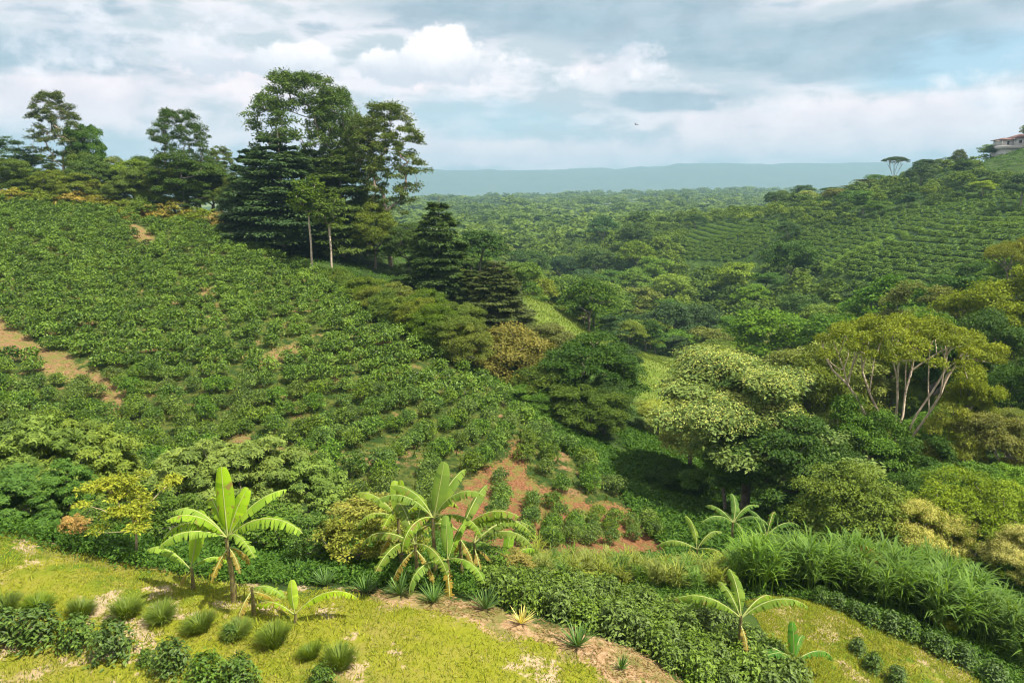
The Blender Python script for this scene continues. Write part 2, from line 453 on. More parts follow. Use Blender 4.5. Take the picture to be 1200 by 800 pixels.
col = g.mix(veilm, g.mix(0.55, sky.outputs[0], cc(0.40,0.62,0.72)), veil)
# pale pink distant cloud bank near the horizon and broken cloud over it
bank = blobs([(60,118,120,26),(900,146,140,24,1.1),(1150,140,90,24,1.1),(600,182,300,16,0.9),(380,150,160,30,0.5),(320,90,220,26,0.7),(700,80,140,20,0.55),(830,112,60,10,0.5)])
bm = g.sm(g.math('ADD', bank, g.math('MULTIPLY', g.math('SUBTRACT', nz2, 0.5), 1.5)), 0.30, 0.80)
col = g.mix(g.math('MULTIPLY', bm, 0.92), col, g.mix(g.sm(nz2, 0.35, 0.7), cc(0.92,0.78,0.81), cc(1.15,0.95,0.94)))
dark = blobs([(700,5,160,40,1.35),(930,58,160,26,1.25),(1130,10,120,20,0.5),(30,65,130,26,0.9),(790,118,100,13,0.9),(180,20,200,18,0.5),(1030,78,60,12,0.5),(470,8,120,14,0.5)])
dm = g.sm(g.math('ADD', dark, g.math('MULTIPLY', g.math('SUBTRACT', nz3, 0.5), 2.4)), 0.25, 0.9)
col = g.mix(g.math('MULTIPLY', dm, 0.82), col, g.mix(g.sm(nz2, 0.3, 0.7), cc(0.20,0.31,0.39), cc(0.34,0.45,0.53)))
cum = blobs([(525,52,38,26,1.2),(478,78,45,24,1.1),(560,85,40,22,0.8),(345,62,40,20,1.0),(290,78,50,16,0.9),(210,74,55,16,0.8),(430,85,50,16,0.6)])
ns = g.noise(stretch(1.2, (1, 5, 3)), 22, 10, 0.6)
puff = g.sm(g.math('ADD', g.math('MULTIPLY', g.math('SUBTRACT', nz2, 0.5), 2.0), blobs([(120,60,200,40,0.45),(620,75,60,26,0.5),(690,95,120,18,0.45),(760,70,40,16,0.5),(870,125,60,22,0.5),(1180,120,60,30,0.5),(1090,90,40,10,0.4),(300,20,200,20,0.3)])), 0.30, 0.75)
col = g.mix(g.math('MULTIPLY', puff, 0.75), col, g.mix(g.sm(ns, 0.35, 0.65), cc(0.76,0.74,0.80), cc(1.12,1.02,1.02)))
cm = g.sm(g.math('ADD', cum, g.math('MULTIPLY', g.math('SUBTRACT', ns, 0.5), 2.6)), 0.55, 0.95)
col = g.mix(cm, col, g.mix(g.sm(g.math('ADD', g.math('MULTIPLY', ns, 0.6), g.math('MULTIPLY', g.sm(EL, azel(500,105)[1], azel(500,30)[1]), 0.5)), 0.30, 0.75), cc(0.66,0.66,0.72), cc(1.08,1.00,0.98)))
bg = g.n('ShaderNodeBackground'); g.l(col, bg.inputs[0]); bg.inputs[1].default_value = 0.1
g.l(bg.outputs[0], g.n('ShaderNodeOutputWorld').inputs[0])
W.cycles.sampling_method = 'MANUAL'; W.cycles.sample_map_resolution = 512

SC.view_settings.view_transform = 'Standard'; SC.view_settings.look = 'None'; SC.view_settings.exposure = 0.93; SC.view_settings.gamma = 1.0
SC.view_settings.use_curve_mapping = False
SC.render.engine = 'CYCLES'
cy = SC.cycles
cy.use_denoising = True; cy.filter_width = 1.1; cy.max_bounces = 5; cy.diffuse_bounces = 3; cy.glossy_bounces = 2; cy.transmission_bounces = 3; cy.transparent_max_bounces = 8
cy.use_adaptive_sampling = True; cy.adaptive_threshold = 0.02
SC.render.use_persistent_data = False
# ------------------------------------------------------------------ plant generators
GA = math.pi * (3 - math.sqrt(5))

def skeleton(r, base_pts, pads, tip, r0, up=0.25, limbs=(), low=0.0):
    """branches from a trunk polyline to every foliage pad; pipe-model radii"""
    nodes = [np.array(b, float) for b in base_pts]; par = [i - 1 for i in range(len(nodes))]
    start = max(0, len(nodes) - 3)
    ends = []
    for lp in limbs:
        prev = len(base_pts) - 1
        for q in lp: nodes.append(np.array(q, float)); par.append(prev); prev = len(nodes) - 1
    order = np.argsort(np.linalg.norm(pads - nodes[-1], axis=1))
    for k in order:
        p = pads[k]; arr = np.array(nodes[start:])
        dd = np.linalg.norm(arr - p, axis=1) + 1.2 * np.maximum(0, arr[:, 2] - p[2]) + low * arr[:, 2]
        j = int(np.argmin(dd)) + start; a = nodes[j]; L = np.linalg.norm(p - a); prev = j
        bend = r.normal(size=3) * 0.07 * L
        for f in (0.35, 0.7, 1.0):
            q = a + (p - a) * f + np.array([0, 0, up * L]) * math.sin(math.pi * f) * 0.4 * (-1 if up < 0 else 1) * 0.6 + bend * math.sin(math.pi * f)
            nodes.append(q); par.append(prev); prev = len(nodes) - 1
        ends.append(prev)
    cnt = np.zeros(len(nodes)); cnt[ends] = 1
    for i in range(len(nodes) - 1, 0, -1): cnt[par[i]] += cnt[i]
    rad = tip * np.maximum(cnt, 1) ** 0.5; rad *= 1.0
    if rad[0] > 0: rad = tip + (rad - tip) * (r0 - tip) / max(rad[0] - tip, 1e-6)
    N = np.array(nodes); i = np.arange(1, len(nodes)); pi = np.array(par)[1:]
    mb = MB()
    tubes(mb, N[pi], N[i], np.maximum(rad[i], np.minimum(rad[pi], rad[i] * 1.25)), rad[i], 6)
    tubes(mb, [N[0] - [0, 0, 1.2]], [N[0]], [r0 * 1.25], [r0], 8)
    return mb

def foliage(r, mb, pads, pr, flat, n, L, W, center, wu=0.55, wo=0.5, wr=0.55, shell=0.45, fold=0.0, tvar=0.18, tmean=0.5, star=0):
    """leaf clumps: n leaves in every pad (radius pr, flattened by flat)"""
    m = len(pads); pr = np.broadcast_to(pr, (m,))
    u = rdir(r, m * n); u[:, 2] = np.where(u[:, 2] < -0.25, -u[:, 2] * 0.6, u[:, 2])
    rad = (shell + (1 - shell) * r.random((m * n, 1)) ** 0.6)
    R_ = np.repeat(pr, n)[:, None]
    off = u * rad * R_; off[:, 2] *= flat
    lump = 1 + 0.22 * np.sin(u[:, 0:1] * 5 + np.repeat(r.random(m) * 6, n)[:, None]) * np.cos(u[:, 1:2] * 4)
    P = np.repeat(pads, n, 0) + off * lump
    out = nrm(u * np.array([1, 1, 1 / max(flat, 0.3)]))
    N = out * wo + np.array([0, 0, wu]) + r.normal(size=(m * n, 3)) * wr
    T = rdir(r, m * n) + out * 0.7 - np.array([0, 0, 0.35])
    t = np.clip(np.repeat(tmean + r.normal(size=m) * tvar * 0.6, n) + r.normal(size=m * n) * tvar, 0, 1)
    ll = L * (0.7 + 0.6 * r.random(m * n))
    if star:
        N = nrm(N); a = nrm(np.cross(N, T)); b = np.cross(N, a)
        for k in range(star):
            th = 2 * math.pi * k / star + 0.4
            leaves(mb, P, N - 0.35 * (a * math.cos(th) + b * math.sin(th)) * -1, a * math.cos(th) + b * math.sin(th) - N * 0.25, ll, ll * W, t)
    else:
        leaves(mb, P, N, T, ll, ll * W, t, fold)

def trunk_pts(r, h, lean=0.06, n=4):
    p = [np.zeros(3)]; d = r.normal(size=2) * lean
    for i in range(1, n + 1):
        d = d + r.normal(size=2) * lean * 0.6
        p.append(np.array([p[-1][0] + d[0] * h / n, p[-1][1] + d[1] * h / n, h * i / n]))
    return p

def broad(seed, H=12, Rr=5, zb=0.45, n=34, pr=1.35, flat=0.6, nl=150, L=0.42, W=0.5, shape='round', r0=0.22, tip=0.025, fork=0.3, limbs=0, **kw):
    r = np.random.default_rng(seed)
    i = np.arange(n); pr = pr * 0.9
    if shape == 'umbrella':
        rr = Rr * np.sqrt((i + 0.5) / n) * (0.93 + 0.14 * r.random(n)); th = i * GA + r.normal(size=n) * 0.25
        top = H - pr * flat
        z = top - (H * (1 - zb)) * (0.62 if not limbs else 0.5) * (rr / Rr) ** 2.2 - r.random(n) ** 2 * H * 0.08
        pads = np.stack([rr * np.cos(th), rr * np.sin(th), z], 1)
    elif shape == 'clumps':
        k = 6; ca = np.arange(k) * GA * 1.02 + r.random() * 6; cr = Rr * 0.62 * np.sqrt((np.arange(k) + 0.6) / k)
        cz = H * (0.9 - 0.38 * r.random(k)); cz[0] = H * 0.9; crad = Rr * (0.36 + 0.2 * r.random(k))
        g_ = r.integers(0, k, n); th = r.random(n) * 6.283; q = np.sqrt(r.random(n))
        pads = np.stack([cr[g_] * np.cos(ca[g_]) + crad[g_] * q * np.cos(th), cr[g_] * np.sin(ca[g_]) + crad[g_] * q * np.sin(th), cz[g_] - crad[g_] * 0.75 * q ** 2 - 0.1], 1)
    elif shape == 'euca':
        t = r.random(n) ** 0.8; z = H * (zb + (0.97 - zb) * t)
        prof = np.sin(np.pi * (0.15 + 0.75 * t)) ** 0.8; th = i * GA + r.normal(size=n) * 0.5; rr = Rr * prof * np.sqrt(0.15 + 0.85 * r.random(n))
        pads = np.stack([rr * np.cos(th), rr * np.sin(th), z], 1)
    else:
        c = 1 - 2 * (i + 0.5) / n * 0.78; sn = np.sqrt(1 - c * c); th = i * GA + r.normal(size=n) * 0.2
        q = 0.62 + 0.46 * r.random(n)
        hc = H * (1 - zb) / 2
        pads = np.stack([(Rr - pr * 0.6) * sn * q * np.cos(th), (Rr - pr * 0.6) * sn * q * np.sin(th), H - hc + (hc - pr * flat * 0.6) * c * q], 1)
    prs = pr * (0.6 + 0.75 * r.random(n))
    tp = trunk_pts(r, H * fork); lim = []
    for k in range(limbs):
        a = 6.283 * (k + 0.3 * r.random()) / limbs; q = Rr * (0.40 + 0.25 * r.random()) * (0.4 if k == 0 else 1); zt_ = H * (0.60 + 0.12 * r.random())
        lim.append([tp[-1] + np.array([math.cos(a), math.sin(a), 0]) * q * f ** 1.3 + np.array([0, 0, (zt_ - tp[-1][2]) * f]) + r.normal(size=3) * 0.12 for f in (0.2, 0.4, 0.6, 0.8, 1.0)])
    mb = skeleton(r, tp, pads - [0, 0, 0.15 * pr], tip, r0, 0.25, lim, 0.75 if limbs else 0.0)
    cb = MB()
    foliage(r, cb, pads, prs, flat, nl, L, W, None, **kw)
    LAST['pads'] = (pads, prs, flat)
    return mb, cb, H, Rr

LAST = {}
def conifer(seed, H=16, Rr=4.5, n_l=15, nl=26, L=0.55, W=0.35, droop=0.12, zb=0.08, power=0.8):
    r = np.random.default_rng(seed)
    mb, cb = MB(), MB()
    tp = trunk_pts(r, H * 0.98, 0.012, 6); tp = np.array(tp)
    rr = np.linspace(0.28, 0.03, len(tp)); tubes(mb, tp[:-1], tp[1:], rr[:-1], rr[1:], 7); tubes(mb, [tp[0] - [0, 0, 1]], [tp[0]], [0.32], [0.28], 7)
    P, N, T, t = [], [], [], []
    for k in range(n_l):
        f = zb + (0.97 - zb) * (k + 0.2 * r.random()) / n_l; z = H * (f + 0.02 * r.normal())
        Rl = Rr * (1 - f ** 1.5) ** power + 0.35
        nb = int(6 + 5 * Rl / Rr)
        for j in range(nb):
            a = 6.283 * j / nb + r.random() * 0.8; ln = Rl * (0.7 + 0.4 * r.random()); rise = 0.30 - droop * 4 * r.random()
            dirn = np.array([math.cos(a), math.sin(a), 0])
            e = np.array([0, 0, z]) + dirn * ln + np.array([0, 0, rise * ln])
            tubes(mb, [[0, 0, z]], [e], [0.05], [0.015], 4)
            m = int(nl * ln / Rr * 2) + 8; q = 0.15 + 0.9 * np.sqrt(r.random(m))
            side = np.array([-dirn[1], dirn[0], 0]); s_ = r.normal(size=m) * 0.28 * ln * (1.1 - 0.7 * q)
            pos = np.array([0, 0, z]) + dirn * (ln * q)[:, None] + side * s_[:, None] + np.array([0, 0, 1]) * (rise * ln * q - 0.10 * ln * q ** 2 + 0.25 * r.random(m) * (0.4 + ln / Rr))[:, None]
            P.append(pos); N.append(np.array([0, 0, 0.8]) + dirn * 0.35 + r.normal(size=(m, 3)) * 0.4)
            T.append(dirn + side * r.normal(size=(m, 1)) * 0.7 + np.array([0, 0, -0.15])); t.append(np.clip(0.5 + r.normal() * 0.12 + r.normal(size=m) * 0.15, 0, 1))
    P = np.concatenate(P)
    leaves(cb, P, np.concatenate(N), np.concatenate(T), L * (0.7 + 0.6 * r.random(len(P))), L * W, np.concatenate(t))
    return mb, cb, H, Rr

def coffee(seed, H=1.85, Rr=1.1, nb=64, per=17, L=0.24, W=0.42, mb=None, off=(0,0,0), sc=1.0, rot=0.0, fold=0.0):
    r = np.random.default_rng(seed)
    mb = mb or MB()
    P, N, T = [], [], []
    zs = H * (0.10 + 0.86 * (np.arange(nb) + 0.5) / nb)
    for k in range(nb):
        z = zs[k]; f = z / H; ln = Rr * (1.05 - f ** 2.6) * (0.8 + 0.35 * r.random()) + 0.12
        a = k * GA + r.random() * 0.5; d = np.array([math.cos(a), math.sin(a), 0]); side = np.array([-d[1], d[0], 0])
        q = (np.arange(per) + r.random(per)) / per; q = 0.15 + 0.85 * q ** 0.75
        arc = 0.30 * q - 0.55 * q ** 2 * (0.5 + 0.6 * (1 - f))
        pos = np.array([0, 0, z]) + d * (ln * q)[:, None] + np.array([0, 0, 1]) * (arc * ln)[:, None] + r.normal(size=(per, 3)) * 0.05
        sg = np.where(np.arange(per) % 2, 1.0, -1.0)[:, None]
        P.append(pos); T.append(side * sg * 0.9 + d * 0.55 + np.array([0, 0, -0.30]) + r.normal(size=(per, 3)) * 0.25)
        N.append(np.array([0, 0, 0.9]) + d * 0.45 + r.normal(size=(per, 3)) * 0.30)
    m = int(nb * 0.5)
    P.append(np.array([0, 0, H * 0.96]) + r.normal(size=(m, 3)) * [0.16, 0.16, 0.07]); N.append(np.array([0, 0, 1]) + r.normal(size=(m, 3)) * 0.5); T.append(rdir(r, m) + [0, 0, 0.2])
    P = np.concatenate(P); N = np.concatenate(N); T = np.concatenate(T); n = len(P)
    t = np.clip(0.22 + 0.22 * (P[:, 2] / H) + 0.30 * (np.hypot(P[:, 0], P[:, 1]) / Rr) ** 3 + r.normal(size=n) * 0.17, 0, 1)  # lightening with height paints in lit tops; paler branch tips are new growth
    ll = L * (0.7 + 0.6 * r.random(n))
    c, s_ = math.cos(rot), math.sin(rot); M = np.array([[c, -s_, 0], [s_, c, 0], [0, 0, 1]]).T
    leaves(mb, P @ M * sc + np.array(off), N @ M, T @ M, ll * sc, ll * W * sc, t, fold)
    return mb

def blades(r, mb, base, n, spread, Lm, W, seg=4, lean=0.5, arch=0.7, tint=0.5, rad=0.1):
    """arching strap leaves from one point"""
    a = r.random(n) * 6.283; d = np.stack([np.cos(a), np.sin(a), 0 * a], 1); side = np.stack([-np.sin(a), np.cos(a), 0 * a], 1)
    L = Lm * (0.6 + 0.5 * r.random(n)); le = lean * (0.1 + r.random(n) ** 0.7); ar = arch * (0.4 + 0.8 * r.random(n))
    s = np.linspace(0, 1, seg + 1)
    out = L[:, None] * (np.sin(le)[:, None] * s + ar[:, None] * 0.45 * s ** 2.2)
    up = L[:, None] * (np.cos(le)[:, None] * s - ar[:, None] * 0.50 * s ** 2.6)
    b = np.asarray(base) + d * (rad * np.sqrt(r.random(n)))[:, None] + np.stack([0*a, 0*a, 0*a], 1)
    C = b[:, None] + d[:, None] * out[..., None] + np.array([0, 0, 1]) * up[..., None]
    w = W * np.array([0.6] + [1.0] * (seg - 2) + [0.7, 0.06]) if seg >= 2 else W * np.ones(seg + 1)
    w = w[:seg + 1]
    V = np.stack([C + side[:, None] * w[None, :, None] / 2, C - side[:, None] * w[None, :, None] / 2], 2).reshape(n, -1, 3)
    k = np.arange(seg) * 2
    Q = (np.arange(n)[:, None, None] * (2 * (seg + 1)) + np.stack([k, k + 1, k + 3, k + 2], 1)[None])
    mb.add(V, Q, np.repeat(np.clip(tint + r.normal(size=n) * 0.2, 0, 1), 2 * (seg + 1)))

def banana_leaf(seed, L=2.3, W=0.62, erect=0.9, droop=1.0, tatter=0.5):
    """blade and midrib of a leaf that starts at the origin and heads along +X"""
    r = np.random.default_rng(seed); n = 30
    s = np.linspace(0, 1, n + 1)
    ang = erect - droop * 1.6 * s ** 1.6
    x = np.concatenate([[0], np.cumsum(np.cos(ang[:-1]) * L / n)]); z = np.concatenate([[0], np.cumsum(np.sin(ang[:-1]) * L / n)])
    sway = 0.10 * L * r.normal() * s ** 2
    C = np.stack([x, sway, z], 1)
    rib = MB(); rr = np.linspace(0.032, 0.008, n + 1); tubes(rib, C[:-1] - [0, 0, .004], C[1:] - [0, 0, .004], rr[:-1], rr[1:], 5)
    up = np.stack([-np.sin(ang), 0 * ang, np.cos(ang)], 1)
    w = W / 2 * np.clip(np.sin(np.pi * np.clip((s - 0.10) / 0.92, 0, 1)) ** 0.45, 0, 1); w[s < 0.12] = 0.01; w[-1] = 0.01
    bl = MB()
    for sd in (1, -1):
        hang = 0.15 + 0.25 * r.random(); k = 0
        while k < n:
            m = 1 if r.random() < tatter else int(r.integers(2, 7)); m = min(m, n - k)
            h = hang + tatter * r.random() * 0.9; sk = (r.random() - 0.5) * 0.12 * tatter
            idx = np.arange(k, k + m + 1); cols = []
            for f in (0.0, 0.5, 1.0):
                c = C[idx] + np.array([0, sd, 0]) * (w[idx] * f * math.cos(h * f))[:, None] - up[idx] * (w[idx] * f * math.sin(h * f) - 0.25 * w[idx] * f * (1 - f))[:, None]
                c = c + np.stack([np.cos(ang[idx]), 0 * idx, np.sin(ang[idx])], 1) * (0.18 * w[idx] * f + sk * f)[:, None]
                if tatter > 0.2 and f == 1.0 and m > 0:
                    c[-1] = c[-1] * 0.88 + c[0] * 0.12
                cols.append(c)
            V = np.stack(cols, 1).reshape(-1, 3); j = np.arange(m) * 3
            Q = np.concatenate([np.stack([j, j + 1, j + 4, j + 3], 1), np.stack([j + 1, j + 2, j + 5, j + 4], 1)])
            if sd < 0: Q = Q[:, ::-1]
            bl.add(V, Q, np.clip(0.5 + r.normal() * 0.12, 0, 1))
            k += m
    return bl.mesh('banana_leaf', M_BANANA, True), rib.mesh('midrib', M_RIB, True)

BL = {k: banana_leaf(*a) for k, a in {
    'up': (1, 2.3, 0.62, 1.48, 0.18, 0.03), 'up2': (2, 2.0, 0.66, 1.38, 0.35, 0.05), 'mid': (3, 2.5, 0.62, 1.1, 0.75, 0.6), 'mid2': (4, 2.5, 0.60, 0.95, 0.95, 0.75),
    'low': (5, 2.8, 0.60, 0.75, 1.0, 0.9), 'low2': (6, 2.6, 0.58, 0.55, 1.2, 0.95), 'dead': (7, 1.6, 0.4, -0.5, 0.55, 0.9)}.items()}
_sm = {}
def stem_mesh(h):
    k = round(h, 1)
    if k not in _sm:
        r = np.random.default_rng(int(k * 10)); mb = MB(); z = np.linspace(-0.3, k, 7); ra = np.interp(z, [-0.3, 0, k], [0.17, 0.14, 0.075]) * (0.42 + 0.14 * k)
        c = np.stack([0.03 * np.sin(z * 2), 0.03 * np.cos(z * 1.7), z], 1)
        tubes(mb, c[:-1], c[1:], ra[:-1], ra[1:], 9)
        _sm[k] = mb.mesh('pseudostem', M_STEM, True)
    return _sm[k]

def banana(loc, h, spec, label, group=None, color=(0.20,0.30,0.045), sc=1.0):
    """spec: list of (leaf kind, heading in degrees, size)"""
    t = tag(empty('banana_plant', loc), label, 'banana plant', group)
    t.scale = (sc,) * 3
    obj('pseudostem', stem_mesh(h), t)
    rj = np.random.default_rng(int(abs(loc[0]) * 100))
    for i, (k, az_, s_) in enumerate(spec):
        if k == 'dead': z, c = h * 0.85, (0.30, 0.21, 0.09)
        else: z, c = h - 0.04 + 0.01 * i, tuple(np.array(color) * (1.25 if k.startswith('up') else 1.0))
        o = obj('leaf', BL[k][0], t, c); o.location = (0.03 * math.cos(R(az_)), 0.03 * math.sin(R(az_)), z); o.rotation_euler = (rj.normal() * 0.12, rj.normal() * 0.10 * (not k.startswith('up')), R(az_ + rj.normal() * 7)); o.scale = (s_ * (0.92 + 0.16 * rj.random()), s_ * (0.9 + 0.3 * rj.random()), s_)
        obj('midrib', BL[k][1], o)
    return t

def proto(t):
    mb, cb, H, Rr = t[:4]
    return dict(trunk=mb.mesh('trunk', M_BARK, True), crown=cb.mesh('crown', t[4] if len(t) > 4 else M_LEAF), H=H, R=Rr, pads=LAST.get('pads'))

PR = {}
PR['umbrella'] = [proto(broad(s, 13, 7.5, 0.76, 90, 1.1, 0.55, 420, 0.21, 0.45, 'umbrella', 0.21, 0.042, 0.12, limbs=6, wu=0.8)) for s in (1, 2)]
PR['round'] = [proto(broad(s, 11, 5.5, 0.15, 64, 1.45, 0.62, 520, 0.27, 0.5, 'round', 0.25, 0.03, 0.3)) for s in (3, 4, 5)]
PR['clumps'] = [proto(broad(s, 13, 6.5, 0.3, 66, 1.5, 0.55, 520, 0.28, 0.5, 'clumps', 0.28, 0.03, 0.35, wu=0.75)) for s in (6, 7, 8, 9)]
PR['mid'] = [proto(broad(s, 12, 6, 0.3, 40, 1.8, 0.55, 200, 0.50, 0.55, sh, 0.24, 0.04, 0.35, wu=0.75)) for s, sh in ((10, 'clumps'), (11, 'umbrella'), (12, 'round'), (13, 'clumps'), (14, 'umbrella'), (15, 'round'))]
PR['euca'] = [proto(broad(s, 20, 4.0, 0.32, 170, 0.72, 0.95, 130, 0.28, 0.40, 'euca', 0.22, 0.012, 0.45, wu=0.25, wr=0.7, shell=0.15)) for s in (16, 17)]
PR['tallbroad'] = [proto(broad(s, 20, 5.6, 0.38, 230, 0.9, 0.9, 130, 0.29, 0.40, 'euca', 0.30, 0.012, 0.4, wu=0.35, wr=0.6, shell=0.2)) for s in (18, 19)]
PR['slender'] = [proto(broad(20, 14, 1.7, 0.6, 34, 0.75, 0.7, 70, 0.4, 0.4, 'euca', 0.11, 0.008, 0.62, wu=0.4))]
PR['cypress'] = [proto(conifer(s, 16, 4.6, 22, 190, 0.42, 0.42, 0.10)) for s in (21, 22, 23)]
PR['spire'] = [proto(conifer(s, 15, 3.6, 22, 170, 0.38, 0.42, 0.16, 0.04, 0.95)) for s in (24, 25)]
PR['star'] = [proto(broad(s, 5, 2.6, 0.05, 60, 0.6, 0.6, 80, 0.21, 0.40, 'round', 0.07, 0.012, 0.3, star=5, wu=0.7, wr=0.4, shell=0.6)) for s in (26, 27, 28)]
PR['shrub'] = [proto(broad(s, 3.6, 1.6, 0.1, 44, 0.42, 0.7, 110, 0.17, 0.45, 'round', 0.06, 0.012, 0.25, wr=0.6)) for s in (29, 30)]
PR['small'] = [proto(broad(s, 4.5, 1.9, 0.38, 46, 0.42, 0.5, 110, 0.17, 0.45, 'clumps', 0.055, 0.012, 0.25, wu=0.7)) for s in (31, 32)]
PR['mound'] = [proto(broad(s, 7, 5, 0.0, 110, 1.0, 0.6, 380, 0.18, 0.5, sh, 0.16, 0.02, 0.2, wu=0.7, shell=0.6)) for s, sh in ((33, 'clumps'), (34, 'round'))]
def blossom(p, seed, zmin, nl, L=0.22):
    r = np.random.default_rng(seed); pads, prs, flat = p['pads']; m = pads[:, 2] > zmin * p['H']; m &= r.random(len(m)) < 0.85
    cb = MB(); foliage(r, cb, pads[m] + [0, 0, 0.22], prs[m] * 0.98, flat, nl, L, 0.35, None, wu=0.8, shell=0.8)
    return cb.mesh('blossoms', M_LEAF)
BLOSS = blossom(PR['clumps'][1], 40, 0.58, 420, 0.14)
BLOSS_M = blossom(PR['mound'][0], 41, 0.30, 320, 0.12)

COUNT = {}
def tree(kind, px, d, top, wpx, color, label, cat='tree', group=None, name=None, bark=(1,1,1), i=None, rot=None, zlim=(0.35, 3.0), bl=None, py=None, base=None):
    """a tree whose crown tops out at picture height `top`, wpx wide, with its foot on the terrain at depth d (or at the foot point base)"""
    if base is not None: G = ground(*base); d = project(G)[2]
    else:
        P = at_depth(px, top + 60, d); x = P[0]; y = P[1]
        for _ in range(6):
            z = h1(x, y); y = (d + (z - CAMZ) * SP) / CP
        G = np.array([x, y, h1(x, y)])
    zt = CAMZ + G[1] * (ray(px, top)[2] / ray(px, top)[1])
    Ht = zt - G[2]
    if Ht < 0.35 * wpx / F * d / 2 / PR[kind][0]['R'] * PR[kind][0]['H'] or Ht < 1: print('SUNK', label, round(Ht, 1), [round(v) for v in project(G)])
    if Ht > 2.2 * wpx / F * d / 2 / PR[kind][0]['R'] * PR[kind][0]['H']: print('TALL', label, round(Ht, 1), [round(v) for v in project(G)])
    ps = PR[kind]; COUNT[kind] = COUNT.get(kind, -1) + 1
    p = ps[(COUNT[kind] if i is None else i) % len(ps)]
    s = wpx / F * d / 2 / p['R']; sz = min(max(Ht / p['H'], s * zlim[0]), s * zlim[1])
    return plant(p, (G[0], G[1], zt - sz * p['H'] if sz < Ht / p['H'] + 1e-6 and False else G[2] + min(0, Ht - sz * p['H']) * 1.0 + max(0, 0)), s, sz, color, label, cat, group, name, bark, rot, bl)

def plant(p, loc, s, sz, color, label, cat='tree', group=None, name=None, bark=(1,1,1), rot=None, bl=None):
    nm = name or cat.replace(' ', '_')
    t = tag(empty(nm, loc), label, cat, group)
    t.scale = (s, s, sz); t.rotation_euler = (0, 0, random.random() * 6.283 if rot is None else rot)
    obj('trunk', p['trunk'], t, bark); obj('crown', p['crown'], t, color)
    if bl: obj('blossoms', bl[0], t, bl[1])
    return t
# ------------------------------------------------------------------ colours of the foliage itself
DG = (0.030,0.062,0.018); MG = (0.050,0.100,0.020); BG = (0.085,0.155,0.020); YG = (0.150,0.185,0.025); OL = (0.082,0.108,0.028)
BR = (0.083,0.095,0.046); BD = (0.032,0.062,0.036); PALE = (0.34,0.34,0.14); CREAM = (0.62,0.54,0.30); GY = (0.085,0.125,0.050)
PALEBARK = (2.7, 2.55, 2.3)

